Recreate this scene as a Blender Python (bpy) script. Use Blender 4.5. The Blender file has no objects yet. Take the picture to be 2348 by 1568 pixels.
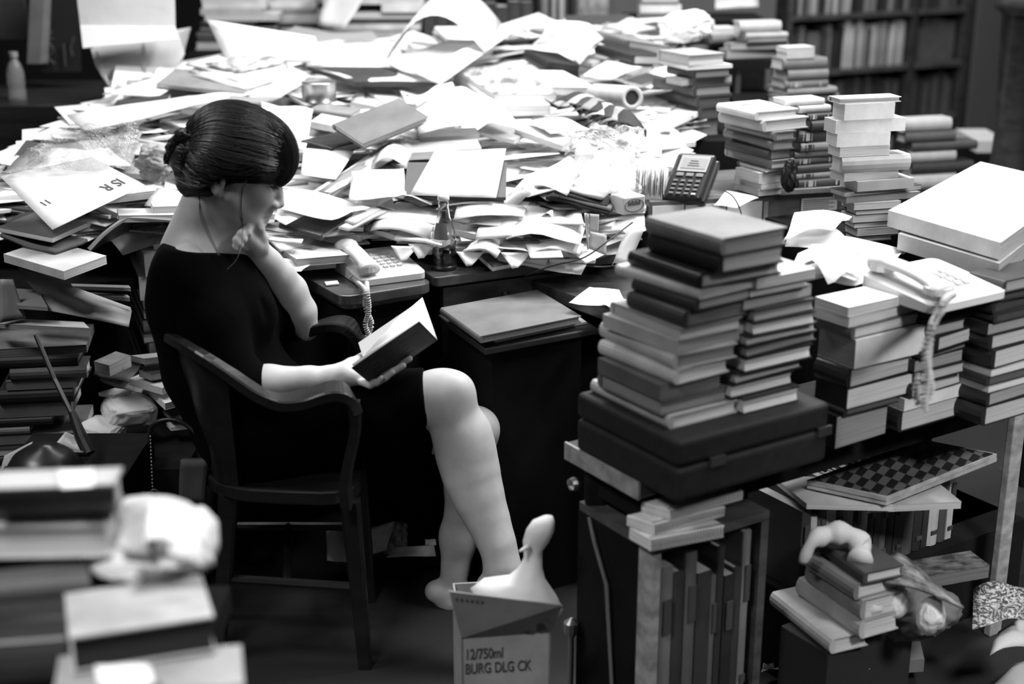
import bpy, bmesh, math, random
import numpy as np
from mathutils import Vector, Matrix, noise as mnoise

# ---------------------------------------------------------------- camera, world, exposure, lights
scene = bpy.context.scene
H, TH, F = 1.685, math.radians(18), 50.0 / 36.0 * 2348
cam = bpy.data.cameras.new('camera'); cam.lens = 50; cam.sensor_width = 36
cam_ob = bpy.data.objects.new('camera', cam); scene.collection.objects.link(cam_ob)
cam_ob.location = (0, 0, H); cam_ob.rotation_euler = (math.pi / 2 - TH, 0, 0)
cam.dof.use_dof = True; cam.dof.focus_distance = 3.3; cam.dof.aperture_fstop = 1.7
cam.clip_start = 0.05
scene.camera = cam_ob
w = bpy.data.worlds.new('world'); scene.world = w; w.use_nodes = True
w.node_tree.nodes['Background'].inputs[0].default_value = (1, 1, 1, 1)
w.node_tree.nodes['Background'].inputs[1].default_value = 0.002
scene.view_settings.view_transform = 'Standard'
scene.view_settings.look = 'None'
scene.view_settings.gamma = 1.0
scene.view_settings.use_curve_mapping = False
scene.view_settings.exposure = 0.3

def area(name, loc, size, power, aim=None, spread=180):
    l = bpy.data.lights.new(name, 'AREA'); l.shape = 'RECTANGLE'; l.size, l.size_y = size
    l.energy = power; l.spread = math.radians(spread)
    o = bpy.data.objects.new(name, l); scene.collection.objects.link(o); o.location = loc
    if aim is not None:
        o.rotation_euler = (Vector(aim) - Vector(loc)).to_track_quat('-Z', 'Y').to_euler()
    return o
area('ceiling_or_fill_light', (-0.2, 4.35, 2.85), (2.4, 0.35), 56, (-0.2, 4.1, 0))
area('ceiling_or_fill_light', (0.9, 3.5, 2.85), (0.9, 0.35), 58, (0.1, 3.1, 0.5))
area('ceiling_or_fill_light', (2.0, 2.9, 2.85), (1.2, 0.35), 34, (1.4, 2.6, 0))
area('ceiling_or_fill_light', (-0.9, 0.7, 2.6), (0.5, 0.35), 5.5, (-0.5, 1.5, 0.8), 60)  # added narrow fill, aimed to brighten only the foreground pile
area('ceiling_or_fill_light', (1.7, 0.6, 2.6), (0.6, 0.35), 9, (1.5, 2.7, 0.3), 55)  # added fill from the camera side for the lower right stacks
area('ceiling_or_fill_light', (-2.0, 2.3, 2.85), (0.9, 0.35), 6, (-1.1, 3.2, 0.3), 80)  # added fill to brighten the clutter at the left
area('ceiling_or_fill_light', (1.5, 6.2, 2.85), (1.6, 0.35), 30, (1.5, 7.4, 0.8))

# ---------------------------------------------------------------- pixels and points
CT, ST = math.cos(TH), math.sin(TH)
def ray(px, py):
    a, b = (px - 1174) / F, (784 - py) / F
    return Vector((a, CT + b * ST, -ST + b * CT))
CAM = Vector((0, 0, H))
def W(px, py, d):
    r = ray(px, py); return CAM + r * (d / r.y)
def G(px, py, z):
    r = ray(px, py); return CAM + r * ((z - H) / r.z)
def PL(px, py, p, n):
    r = ray(px, py); n = Vector(n); return CAM + r * ((Vector(p) - CAM).dot(n) / r.dot(n))
def PROJ(p):
    q = Vector(p) - CAM; zc = q.y * CT - q.z * ST
    return (1174 + F * q.x / zc, 784 - F * (q.y * ST + q.z * CT) / zc)
def reach(c, u, px):      # distance along u from c to the image column px
    k = (px - 1174) / F; q = c - CAM; z0 = q.y * CT - q.z * ST
    return (k * z0 - q.x) / (u.x - k * (u.y * CT - u.z * ST))

# ---------------------------------------------------------------- objects
def link(o): scene.collection.objects.link(o); return o
THINGS = []
def thing(name, label, cat, loc, group=None, info=None):
    o = bpy.data.objects.new(name, None); link(o); o.location = loc
    o.empty_display_size = 0.05
    o['label'] = label or ''; o['category'] = cat
    if group: o['group'] = group
    THINGS.append((o, info)); return o
def tag(o, label, cat, group=None, kind=None, info=None):
    if label is not None: o['label'] = label
    if cat: o['category'] = cat
    if group: o['group'] = group
    if kind: o['kind'] = kind
    if kind != 'structure': THINGS.append((o, info))
    return o
def mesh_ob(name, verts, faces, mats, parent=None, smooth=False, midx=None, origin=None):
    me = bpy.data.meshes.new(name)
    off = Vector((0, 0, 0))
    if parent is not None: off = Vector(parent['_w']) if '_w' in parent else parent.location
    elif origin is not None: off = Vector(origin)
    me.from_pydata([Vector(v) - off for v in verts], [], faces)
    if not isinstance(mats, (list, tuple)): mats = [mats]
    for m in mats: me.materials.append(m)
    if midx is not None: me.polygons.foreach_set('material_index', midx)
    if smooth: me.polygons.foreach_set('use_smooth', [True] * len(faces))
    me.update()
    o = bpy.data.objects.new(name, me); link(o)
    if parent is not None:
        o.parent = parent
        o['_w'] = tuple(off)
    elif origin is not None: o.location = origin; o['_w'] = tuple(off)
    return o
class MB:
    def __init__(s): s.v = []; s.f = []; s.m = []
    def add(s, v, f, mi=0):
        n = len(s.v); s.v += [Vector(x) for x in v]; s.f += [tuple(i + n for i in q) for q in f]; s.m += [mi] * len(f)
    def box6(s, o, u, v, n, mi=0):     # o corner, u v n full edge vectors
        o, u, v, n = Vector(o), Vector(u), Vector(v), Vector(n)
        p = [o, o + u, o + u + v, o + v]; p += [q + n for q in p]
        f = [(0, 3, 2, 1), (4, 5, 6, 7), (0, 1, 5, 4), (1, 2, 6, 5), (2, 3, 7, 6), (3, 0, 4, 7)]
        if u.cross(v).dot(n) < 0: f = [tuple(reversed(q)) for q in f]
        s.add(p, f, mi)
    def box(s, a, b, mi=0):
        s.box6(a, (b[0] - a[0], 0, 0), (0, b[1] - a[1], 0), (0, 0, b[2] - a[2]), mi)
    def tube(s, pts, rad, seg=8, mi=0, cap=True, up=None, flat=1.0):
        pts = [Vector(p) for p in pts]
        if not isinstance(rad, (list, tuple)): rad = [rad] * len(pts)
        rings = []; prev = None
        for i, p in enumerate(pts):
            t = (pts[min(i + 1, len(pts) - 1)] - pts[max(i - 1, 0)]).normalized()
            if prev is None:
                a = Vector(up) if up is not None else (Vector((0, 0, 1)) if abs(t.z) < .9 else Vector((1, 0, 0)))
            else: a = prev
            a = (a - t * a.dot(t)).normalized(); prev = a; b = t.cross(a)
            r = rad[i]
            ra, rb = (r if isinstance(r, tuple) else (r * flat, r))
            rings.append([p + a * (ra * math.cos(k * 2 * math.pi / seg)) + b * (rb * math.sin(k * 2 * math.pi / seg)) for k in range(seg)])
        vs = [q for r in rings for q in r]; fs = []
        for i in range(len(rings) - 1):
            for k in range(seg):
                fs.append((i * seg + k, i * seg + (k + 1) % seg, (i + 1) * seg + (k + 1) % seg, (i + 1) * seg + k))
        if cap: fs += [tuple(range(seg - 1, -1, -1)), tuple((len(rings) - 1) * seg + k for k in range(seg))]
        s.add(vs, fs, mi)
    def bar(s, pts, up, w, h, mi=0):       # rectangular section swept; w sideways, h along up (lists allowed)
        pts = [Vector(p) for p in pts]; n = len(pts); up = Vector(up); vs = []; fs = []
        for i, p in enumerate(pts):
            t = (pts[min(i + 1, n - 1)] - pts[max(i - 1, 0)]).normalized()
            side = t.cross(up).normalized(); u2 = side.cross(t).normalized()
            ww = (w[i] if isinstance(w, (list, tuple)) else w) / 2; hh = (h[i] if isinstance(h, (list, tuple)) else h) / 2
            c = 0.3
            for a, b in ((-1, -1 + c), (-1 + c * hh / max(ww, 1e-6) , -1), (1 - c * hh / max(ww, 1e-6), -1), (1, -1 + c), (1, 1 - c), (1 - c * hh / max(ww, 1e-6), 1), (-1 + c * hh / max(ww, 1e-6), 1), (-1, 1 - c)):
                vs.append(p + side * (a * ww) + u2 * (b * hh))
        for i in range(n - 1):
            for k in range(8):
                fs.append((i * 8 + k, (i + 1) * 8 + k, (i + 1) * 8 + (k + 1) % 8, i * 8 + (k + 1) % 8))
        fs += [tuple(range(8)), tuple((n - 1) * 8 + k for k in range(7, -1, -1))]
        s.add(vs, fs, mi)
    def lathe(s, base, prof, seg=20, axis=(0, 0, 1), mi=0):
        base = Vector(base); ax = Vector(axis).normalized(); a = ax.orthogonal().normalized(); b = ax.cross(a)
        vs = []; fs = []
        for r, z in prof:
            for k in range(seg):
                t = k * 2 * math.pi / seg; vs.append(base + ax * z + a * (r * math.cos(t)) + b * (r * math.sin(t)))
        for i in range(len(prof) - 1):
            for k in range(seg):
                fs.append((i * seg + k, i * seg + (k + 1) % seg, (i + 1) * seg + (k + 1) % seg, (i + 1) * seg + k))
        fs += [tuple(range(seg - 1, -1, -1)), tuple((len(prof) - 1) * seg + k for k in range(seg))]
        s.add(vs, fs, mi)
    def ob(s, name, mats, parent=None, smooth=False, origin=None):
        return mesh_ob(name, s.v, s.f, mats, parent, smooth, s.m, origin)

def cat(pts, n=6):       # Catmull-Rom through points
    pts = [Vector(p) for p in pts]; P = [pts[0] * 2 - pts[1]] + pts + [pts[-1] * 2 - pts[-2]]; out = []
    for i in range(1, len(P) - 2):
        a, b, c, d = P[i - 1:i + 3]
        for k in range(n):
            t = k / n
            out.append(0.5 * ((2 * b) + (c - a) * t + (2 * a - 5 * b + 4 * c - d) * t * t + (3 * b - 3 * c + d - a) * t ** 3))
    out.append(pts[-1]); return out
def bevel(o, w=.004, seg=2):
    m = o.modifiers.new('bevel', 'BEVEL'); m.width = w; m.segments = seg; m.limit_method = 'ANGLE'; return o

# ---------------------------------------------------------------- materials (all greys)
MC = {}
def mat(kind, tone=.5, rough=.6):
    tone = round(tone, 2); key = (kind, tone, rough)
    if key in MC: return MC[key]
    m = bpy.data.materials.new(f'{kind}_{tone}'); m.use_nodes = True; MC[key] = m
    nt = m.node_tree; N = nt.nodes; L = nt.links; p = N['Principled BSDF']
    p.inputs['Roughness'].default_value = rough
    def g(v): return (v, v, v, 1)
    def ramp(src, a, b, lo, hi):
        r = N.new('ShaderNodeValToRGB'); r.color_ramp.elements[0].position = a; r.color_ramp.elements[1].position = b
        r.color_ramp.elements[0].color = g(lo); r.color_ramp.elements[1].color = g(hi); L.new(src, r.inputs[0]); return r
    def coord(scale=(1, 1, 1), which='Object'):
        tc = N.new('ShaderNodeTexCoord'); mp = N.new('ShaderNodeMapping'); mp.inputs['Scale'].default_value = scale
        L.new(tc.outputs[which], mp.inputs[0]); return mp.outputs[0]
    def nz(vec, scale, detail=3, r=.6):
        n = N.new('ShaderNodeTexNoise'); n.inputs['Scale'].default_value = scale; n.inputs['Detail'].default_value = detail
        n.inputs['Roughness'].default_value = r; L.new(vec, n.inputs['Vector']); return n.outputs[0]
    def bump(src, s, dist=.002):
        b = N.new('ShaderNodeBump'); b.inputs['Strength'].default_value = s; b.inputs['Distance'].default_value = dist
        L.new(src, b.inputs['Height']); L.new(b.outputs[0], p.inputs['Normal'])
    base = p.inputs['Base Color']; t = tone
    if kind == 'paper':
        n = nz(coord(), 6, 2); r = ramp(n, .3, .7, t * .93, min(.95, t * 1.04)); L.new(r.outputs[0], base); bump(nz(coord(), 14, 2), .25, .01)
        p.inputs['Specular IOR Level'].default_value = .2
    elif kind == 'print':      # printed sheet: rows of small type and a picture block
        v = coord((1, 1, 1), 'UV')
        sx = N.new('ShaderNodeSeparateXYZ'); L.new(v, sx.inputs[0])
        wv = N.new('ShaderNodeMath'); wv.operation = 'SINE'; mu = N.new('ShaderNodeMath'); mu.operation = 'MULTIPLY'; mu.inputs[1].default_value = 150
        L.new(sx.outputs[1], mu.inputs[0]); L.new(mu.outputs[0], wv.inputs[0])
        n = nz(coord((70, 25, 1), 'UV'), 1, 1)
        a = N.new('ShaderNodeMath'); a.operation = 'GREATER_THAN'; a.inputs[1].default_value = .15; L.new(wv.outputs[0], a.inputs[0])
        b = N.new('ShaderNodeMath'); b.operation = 'GREATER_THAN'; b.inputs[1].default_value = .47; L.new(n, b.inputs[0])
        c = N.new('ShaderNodeMath'); c.operation = 'MULTIPLY'; L.new(a.outputs[0], c.inputs[0]); L.new(b.outputs[0], c.inputs[1])
        n2 = nz(coord((2.2, 2.2, 1), 'UV'), 1, 1)
        e = N.new('ShaderNodeMath'); e.operation = 'GREATER_THAN'; e.inputs[1].default_value = .52; L.new(n2, e.inputs[0])
        f = N.new('ShaderNodeMath'); f.operation = 'MULTIPLY'; L.new(c.outputs[0], f.inputs[0]); L.new(e.outputs[0], f.inputs[1])
        r = ramp(f.outputs[0], 0, 1, t, t * .45); L.new(r.outputs[0], base)
    elif kind == 'picture':    # cover with a blotchy photographic picture
        n = nz(coord((3, 3, 1), 'UV'), 1.3, 4, .6); r = ramp(n, .38, .62, t * .25, min(.9, t * 1.3)); L.new(r.outputs[0], base); p.inputs['Roughness'].default_value = .3
    elif kind == 'pages':
        n = nz(coord((3, 3, 420)), 1, 2, .7); r = ramp(n, .3, .7, t * .72, min(.92, t * 1.12)); L.new(r.outputs[0], base); bump(n, .4, .002)
        p.inputs['Specular IOR Level'].default_value = .1
    elif kind == 'cover':
        n = nz(coord(), 9, 5); r = ramp(n, .3, .72, t * .75, min(.9, t * 1.2)); L.new(r.outputs[0], base); bump(nz(coord(), 500, 2), .15, .0006)
        p.inputs['Specular IOR Level'].default_value = .35
    elif kind == 'wood':
        n = nz(coord((2, 14, 14)), 2.2, 6, .6); r = ramp(n, .3, .7, t * .55, t * 1.4); L.new(r.outputs[0], base); bump(n, .15, .002)
        p.inputs['Coat Weight'].default_value = .15; p.inputs['Coat Roughness'].default_value = .35
    elif kind == 'leather':
        n = nz(coord(), 40, 4); r = ramp(n, .3, .7, t * .6, t * 1.3); L.new(r.outputs[0], base); bump(n, .4, .003)
    elif kind == 'skin':
        n = nz(coord(), 30, 3); r = ramp(n, .3, .7, t * .93, t * 1.05); L.new(r.outputs[0], base); bump(nz(coord(), 260, 2), .12, .0006)
        p.inputs['Subsurface Weight'].default_value = .12; p.inputs['Subsurface Radius'].default_value = (1, 1, 1); p.inputs['Subsurface Scale'].default_value = .006
        p.inputs['Specular IOR Level'].default_value = .35
    elif kind == 'cloth':
        n = nz(coord(), 7, 4); r = ramp(n, .3, .7, t * .7, t * 1.3); L.new(r.outputs[0], base); bump(nz(coord(), 900, 2), .3, .0006)
        p.inputs['Specular IOR Level'].default_value = .08
    elif kind == 'metal':
        p.inputs['Metallic'].default_value = 1; base.default_value = g(t)
    elif kind == 'glass':
        p.inputs['Transmission Weight'].default_value = 1; base.default_value = g(t); p.inputs['IOR'].default_value = 1.45; p.inputs['Roughness'].default_value = .03
    elif kind == 'film':       # clear crumpled plastic
        p.inputs['Transmission Weight'].default_value = .0; base.default_value = g(t); p.inputs['Alpha'].default_value = .38
        p.inputs['Roughness'].default_value = .18; n = nz(coord(), 18, 4, .7); bump(n, 1, .03)
        r = ramp(n, .35, .75, .22, .8); L.new(r.outputs[0], p.inputs['Alpha'])
    elif kind == 'clear':
        p.inputs['Alpha'].default_value = .35; base.default_value = g(t); p.inputs['Roughness'].default_value = .15
    elif kind == 'floor':
        n = nz(coord(), 3, 5); r = ramp(n, .3, .7, t * .6, t * 1.3); L.new(r.outputs[0], base)
    elif kind == 'wall':
        n = nz(coord(), 1.2, 3); r = ramp(n, .3, .7, t * .9, t * 1.06); L.new(r.outputs[0], base)
    elif kind == 'hair':
        v = coord((1, 1, 1), 'UV'); n = nz(coord((260, 4, 1), 'UV'), 1, 4, .65)
        r = ramp(n, .35, .75, t * .4, t * 1.8); L.new(r.outputs[0], base); bump(n, .9, .004)
        p.inputs['Specular IOR Level'].default_value = .4; p.inputs['Anisotropic'].default_value = .5
    elif kind == 'mottle':
        n = nz(coord((1, 1, 1), 'Generated'), 14, 5, .7); r = ramp(n, .46, .56, t * .08, t); L.new(r.outputs[0], base)
    elif kind == 'checker':
        c = N.new('ShaderNodeTexChecker'); c.inputs['Scale'].default_value = 9; c.inputs['Color1'].default_value = g(t * .12); c.inputs['Color2'].default_value = g(t)
        L.new(coord((1, 1, 1), 'UV'), c.inputs['Vector']); L.new(c.outputs[0], base)
    else:
        base.default_value = g(t)
    return m
# ================================================================ distance-field modelling for bodies
class SDF:
    def __init__(s, lo, hi, h):
        s.lo = np.array(lo, float); s.h = h
        s.n = np.ceil((np.array(hi) - s.lo) / h).astype(int) + 1
        s.F = np.full(tuple(s.n), 0.2, np.float32)
    def _sl(s, a, b, pad):
        i = np.maximum(((np.minimum(a, b) - pad - s.lo) / s.h).astype(int), 0)
        j = np.minimum(((np.maximum(a, b) + pad - s.lo) / s.h).astype(int) + 2, s.n)
        sl = tuple(slice(int(x), int(y)) for x, y in zip(i, j))
        ax = [(s.lo[k] + s.h * np.arange(i[k], j[k])).astype(np.float32) for k in range(3)]
        return sl, np.meshgrid(*ax, indexing='ij')
    def mix(s, sl, d, k, sub=False):
        a = s.F[sl]
        if sub: a = -a
        if k > 0:
            hh = np.maximum(k - np.abs(a - d), 0) / k; r = np.minimum(a, d) - hh * hh * k * .25
        else: r = np.minimum(a, d)
        s.F[sl] = -r if sub else r
    def cone(s, a, b, ra, rb, k=.02, sub=False, flat=None):
        a = np.array(a, float); b = np.array(b, float); pad = max(ra, rb) + k + .012
        sl, (X, Y, Z) = s._sl(a, b, pad); ab = b - a; L = float(ab @ ab) or 1e-9
        px, py, pz = X - a[0], Y - a[1], Z - a[2]
        t = np.clip((px * ab[0] + py * ab[1] + pz * ab[2]) / L, 0, 1)
        qx, qy, qz = px - t * ab[0], py - t * ab[1], pz - t * ab[2]
        if flat is not None:      # flat=(direction, factor): squash along direction
            n = np.array(flat[0], float); n /= np.linalg.norm(n); f = flat[1]
            dn = qx * n[0] + qy * n[1] + qz * n[2]
            qx, qy, qz = qx + n[0] * dn * (f - 1), qy + n[1] * dn * (f - 1), qz + n[2] * dn * (f - 1)
        d = np.sqrt(qx * qx + qy * qy + qz * qz) - (ra + (rb - ra) * t)
        s.mix(sl, d, k, sub)
    def ell(s, c, r, R=None, k=.02, sub=False):
        c = np.array(c, float); m = max(r) + k + .012
        sl, (X, Y, Z) = s._sl(c, c, m); P = [X - c[0], Y - c[1], Z - c[2]]
        if R is not None:
            A = np.array(R); P = [P[0] * A[0][i] + P[1] * A[1][i] + P[2] * A[2][i] for i in range(3)]
        k0 = np.sqrt(sum((P[i] / r[i]) ** 2 for i in range(3))); k1 = np.sqrt(sum((P[i] / r[i] ** 2) ** 2 for i in range(3))) + 1e-6
        s.mix(sl, k0 * (k0 - 1) / k1, k, sub)
    def chain(s, pts, rad, k=.02, flat=None):
        for i in range(len(pts) - 1): s.cone(pts[i], pts[i + 1], rad[i], rad[i + 1], k, flat=flat)
    def cut(s, p, n):       # keep the side where (x-p).n < 0
        ax = [(s.lo[k] + s.h * np.arange(s.n[k])).astype(np.float32) for k in range(3)]
        d = ((ax[0] - p[0]) * n[0])[:, None, None] + ((ax[1] - p[1]) * n[1])[None, :, None] + ((ax[2] - p[2]) * n[2])[None, None, :]
        s.F = np.maximum(s.F, d)
    def mesh(s, it=1):
        Fd = s.F; I = Fd < 0
        c = np.zeros(tuple(np.array(I.shape) - 1), np.uint8)
        for dx in (0, 1):
            for dy in (0, 1):
                for dz in (0, 1):
                    c += I[dx:I.shape[0] - 1 + dx, dy:I.shape[1] - 1 + dy, dz:I.shape[2] - 1 + dz]
        act = np.argwhere((c > 0) & (c < 8)); idx = np.full(c.shape, -1, np.int32); idx[tuple(act.T)] = np.arange(len(act))
        cv = {}
        for dx in (0, 1):
            for dy in (0, 1):
                for dz in (0, 1): cv[(dx, dy, dz)] = Fd[act[:, 0] + dx, act[:, 1] + dy, act[:, 2] + dz]
        S = np.zeros((len(act), 3)); n = np.zeros(len(act))
        ks = list(cv)
        for a in ks:
            for b in ks:
                if b > a and sum(abs(a[i] - b[i]) for i in range(3)) == 1:
                    m = (cv[a] < 0) != (cv[b] < 0); t = np.where(m, cv[a] / np.where(m, cv[a] - cv[b], 1), 0)
                    for i in range(3): S[:, i] += np.where(m, a[i] + t * (b[i] - a[i]), 0)
                    n += m
        V = s.lo + s.h * (act + S / n[:, None]); Q = []
        for ax in range(3):
            u, v = (ax + 1) % 3, (ax + 2) % 3
            A = [slice(None)] * 3; B = [slice(None)] * 3; A[ax] = slice(0, -1); B[ax] = slice(1, None)
            for q in (u, v): A[q] = slice(1, -1); B[q] = slice(1, -1)
            a, b = I[tuple(A)], I[tuple(B)]; E = np.argwhere(a != b)
            if not len(E): continue
            sg = a[tuple(E.T)]; E = E.copy(); E[:, u] += 1; E[:, v] += 1
            def cell(du, dv):
                w_ = E.copy(); w_[:, u] += du; w_[:, v] += dv; return idx[tuple(w_.T)]
            q = np.stack([cell(-1, -1), cell(0, -1), cell(0, 0), cell(-1, 0)], 1)
            q[~sg] = q[~sg][:, ::-1]; Q.append(q)
        Q = np.concatenate(Q); Q = Q[(Q >= 0).all(1)]
        for _ in range(it):
            acc = np.zeros_like(V); cnt = np.zeros(len(V))
            for i in range(4):
                a, b = Q[:, i], Q[:, (i + 1) % 4]
                np.add.at(acc, a, V[b]); np.add.at(cnt, a, 1); np.add.at(acc, b, V[a]); np.add.at(cnt, b, 1)
            V = V * .5 + acc / np.maximum(cnt, 1)[:, None] * .5
        return V, Q
def np_mesh(name, V, Q, m, parent, loc, uv=None):
    me = bpy.data.meshes.new(name); V = V - np.array(loc)
    me.vertices.add(len(V)); me.vertices.foreach_set('co', V.astype(np.float32).ravel())
    me.loops.add(len(Q) * 4); me.loops.foreach_set('vertex_index', Q.astype(np.int32).ravel())
    me.polygons.add(len(Q)); me.polygons.foreach_set('loop_start', np.arange(0, len(Q) * 4, 4, dtype=np.int32))
    me.update(calc_edges=True); me.polygons.foreach_set('use_smooth', [True] * len(Q)); me.materials.append(m)
    if uv is not None:
        l = me.uv_layers.new(name='UVMap'); l.data.foreach_set('uv', uv[Q.ravel()].astype(np.float32).ravel())
    me.validate()
    o = bpy.data.objects.new(name, me); link(o); o.parent = parent; o['_w'] = tuple(loc); return o

# ---------------------------------------------------------------- the woman
WB = Vector((-0.5, 3.0, 0.45))
woman = thing('person', 'woman in black dress sitting in armchair with crossed legs, reading a book, chin on hand', 'person', WB)
A_ = lambda v: np.array(v, float)
hipR, hipL = W(590, 985, 2.94), W(600, 965, 3.12)
kneeR, kneeL = W(1026, 905, 2.93), W(1098, 985, 3.09)
ankR, ankL = W(1152, 1300, 2.85), W(1035, 1375, 3.12)
shR, elR, wrR = W(428, 628, 2.94), W(552, 880, 2.86), W(762, 866, 2.89)
shL, elL, wrL = W(560, 612, 3.2), W(703, 752, 3.16), W(600, 588, 3.07)
neckB = W(462, 562, 3.05)
# head frame
HC = W(545, 385, 3.04)                      # centre of the skull
pitch, yaw = math.radians(-19), math.radians(4)
hf = Vector((math.cos(pitch) * math.cos(yaw), math.cos(pitch) * math.sin(yaw), math.sin(pitch)))
hl = Vector((-math.sin(yaw), math.cos(yaw), 0)); hl = (hl - hf * hl.dot(hf)).normalized()
hu = hf.cross(hl).normalized()
HS = 1.0
def hp(x, y, z): return HC + (hf * x + hl * y + hu * z) * HS
HR = np.array([[hf[i], hl[i], hu[i]] for i in range(3)])   # columns are the head axes

B = SDF((-0.95, 2.66, -0.02), (0.16, 3.36, 1.27), .0035)
# torso, upper arms and thighs (mostly under the dress)
pel = (hipR + hipL) / 2 + Vector((0, 0, .02)); wai = W(505, 830, 3.04); che = W(487, 700, 3.05)
B.ell(pel, (.13, .165, .1), k=.05)
B.cone(pel, wai, .115, .10, .06, flat=((0, 1, 0), .8))
B.cone(wai, che, .10, .115, .06, flat=((0, 1, 0), .75))
B.cone(che, (shR + shL) / 2, .11, .07, .05, flat=((0, 1, 0), .7))
B.cone(neckB + Vector((.0, -.03, -.01)), shR, .05, .05, .05); B.cone(neckB + Vector((.02, .04, -.01)), shL, .05, .048, .05)
B.cone(neckB + Vector((-.035, .0, -.01)), hp(-.035, 0, -.035), .056, .052, .03)
B.cone(neckB + Vector((.035, .0, -.03)), hp(.012, 0, -.07), .044, .04, .035)
# near arm
d = (wrR - elR)
B.chain([shR, shR.lerp(elR, .5), elR], [.052, .046, .038], .02)
B.chain([elR, elR.lerp(wrR, .3), elR.lerp(wrR, .75), wrR], [.037, .039, .029, .0245], .015, flat=((0, .3, 1), 1.08))
# far arm
B.chain([shL, shL.lerp(elL, .5), elL], [.05, .036, .022], .02)
B.chain([W(704, 757, 3.155), W(690, 715, 3.15), W(664, 668, 3.14), W(640, 632, 3.115), W(616, 602, 3.085), wrL], [.023, .034, .038, .033, .027, .024], .02)
# legs
B.chain([hipR, hipR.lerp(kneeR, .5) + Vector((0, 0, -.01)), kneeR + Vector((-.04, 0, -.008))], [.095, .08, .058], .03)
B.ell(kneeR + Vector((.0, 0, .004)), (.054, .05, .054), k=.03)
B.ell(kneeR + Vector((.028, -.008, .008)), (.03, .032, .034), k=.025)
cl = [W(1040, 950, 2.93), W(1060, 1000, 2.93), W(1071, 1050, 2.925), W(1084, 1100, 2.915), W(1101, 1150, 2.90), W(1122, 1200, 2.885), W(1141, 1250, 2.865), W(1151, 1290, 2.855), ankR]
B.chain(cl, [.054, .060, .060, .056, .049, .041, .035, .031, .030], .03)
B.chain([hipL, hipL.lerp(kneeL, .5), kneeL + Vector((-.03, 0, 0))], [.092, .078, .052], .03)
B.ell(kneeL, (.04, .045, .046), k=.03)
l1, l2 = W(1072, 1110, 3.13), W(1052, 1230, 3.14)
B.chain([kneeL, l1, l2, ankL], [.043, .05, .042, .029], .03)
# feet
def foot(ank, toe, heel, flatn):
    B.cone(ank, heel, .028, .026, .02); B.cone(ank, toe, .028, .021, .025); B.cone(heel, toe, .024, .019, .02, flat=(flatn, 1.2))
    side = (toe - heel).cross(Vector(flatn)).normalized()
    for i in range(5):
        t = toe + side * (.03 - i * .014) ; e = t + (toe - heel).normalized() * (.03 - i * .004)
        B.cone(t, e, .010 - i * .0008, .0075, .006)
    B.ell(ank + side * .027, (.01, .01, .012), k=.012); B.ell(ank - side * .027, (.01, .01, .012), k=.012)
toeR = W(1238, 1405, 2.80); heelR = ankR + Vector((-.03, .0, -.045))
foot(ankR, toeR, heelR, (-.6, 0, 1))
foot(ankL, Vector((ankL.x + .13, ankL.y - .02, .028)), Vector((ankL.x - .035, ankL.y, .03)), (0, 0, 1))
# head
B.ell(hp(-.012, 0, .035), (.094, .074, .082), HR, k=.0)
def hq(x, y, z): return hp(x, y, z - .0075)
B.ell(hq(.032, 0, -.02), (.060, .058, .078), HR, k=.03)
B.cone(hq(.0, -.056, -.045), hq(.068, -.014, -.094), .018, .015, .03)
B.cone(hq(.0, .056, -.045), hq(.068, .014, -.094), .018, .015, .03)
B.ell(hq(.072, 0, -.092), (.017, .019, .016), HR, k=.02)
B.ell(hq(.062, -.034, -.026), (.028, .024, .028), HR, k=.02); B.ell(hq(.062, .034, -.026), (.028, .024, .028), HR, k=.02)
B.cone(hq(.074, -.04, .026), hq(.083, 0, .03), .012, .013, .02); B.cone(hq(.074, .04, .026), hq(.083, 0, .03), .012, .013, .02)
for s in (-1, 1):
    B.ell(hq(.092, s * .03, .004), (.014, .017, .011), HR, k=.012, sub=True)
    B.ell(hq(.0755, s * .031, .004), (.0125, .0135, .0125), HR, k=.003)
    B.cone(hq(.083, s * .017, .010), hq(.081, s * .045, .008), .0035, .003, .004)
B.chain([hq(.086, 0, .012), hq(.098, 0, -.016), hq(.109, 0, -.040)], [.008, .0085, .0095], .012)
for s in (-1, 1): B.ell(hq(.098, s * .012, -.044), (.010, .0075, .0075), HR, k=.006)
for s in (-1, 1): B.ell(hq(.1005, s * .0075, -.052), (.0055, .0035, .004), HR, k=.002, sub=True)
B.cone(hq(.087, 0, -.050), hq(.085, 0, -.068), .012, .012, .02)
B.chain([hq(.076, -.022, -.0765), hq(.0915, -.006, -.069), hq(.0915, .006, -.069), hq(.076, .022, -.0765)], [.0035, .0062, .0062, .0035], .004)
B.chain([hq(.076, -.021, -.0795), hq(.0875, -.006, -.081), hq(.0875, .006, -.081), hq(.076, .021, -.0795)], [.0035, .0066, .0068, .0035], .004)
B.cone(hq(.080, -.026, -.0790), hq(.098, -.006, -.0750), .0014, .0024, .002, sub=True); B.cone(hq(.098, -.006, -.0750), hq(.080, .026, -.0790), .0024, .0014, .002, sub=True)
for s in (-1, 1):          # ears
    B.ell(hp(-.027, s * .073, -.024), (.016, .0085, .029), HR, k=.005)
    B.ell(hp(-.023, s * .083, -.020), (.0085, .0075, .017), HR, k=.003, sub=True)
    B.ell(hp(-.019, s * .076, -.022), (.004, .006, .008), HR, k=.003)
    B.ell(hp(-.020, s * .073, -.048), (.009, .007, .009), HR, k=.006)
# hands
def fingers(base, dirs, lens, rad, k=.0035):
    for b, ds, ln, r in zip(base, dirs, lens, rad):
        p = Vector(b)
        for i, (dv, l) in enumerate(zip(ds, ln)):
            q = p + Vector(dv).normalized() * l
            B.cone(p, q, r * (1 - .08 * i), r * (.92 - .08 * i), k); p = q
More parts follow.
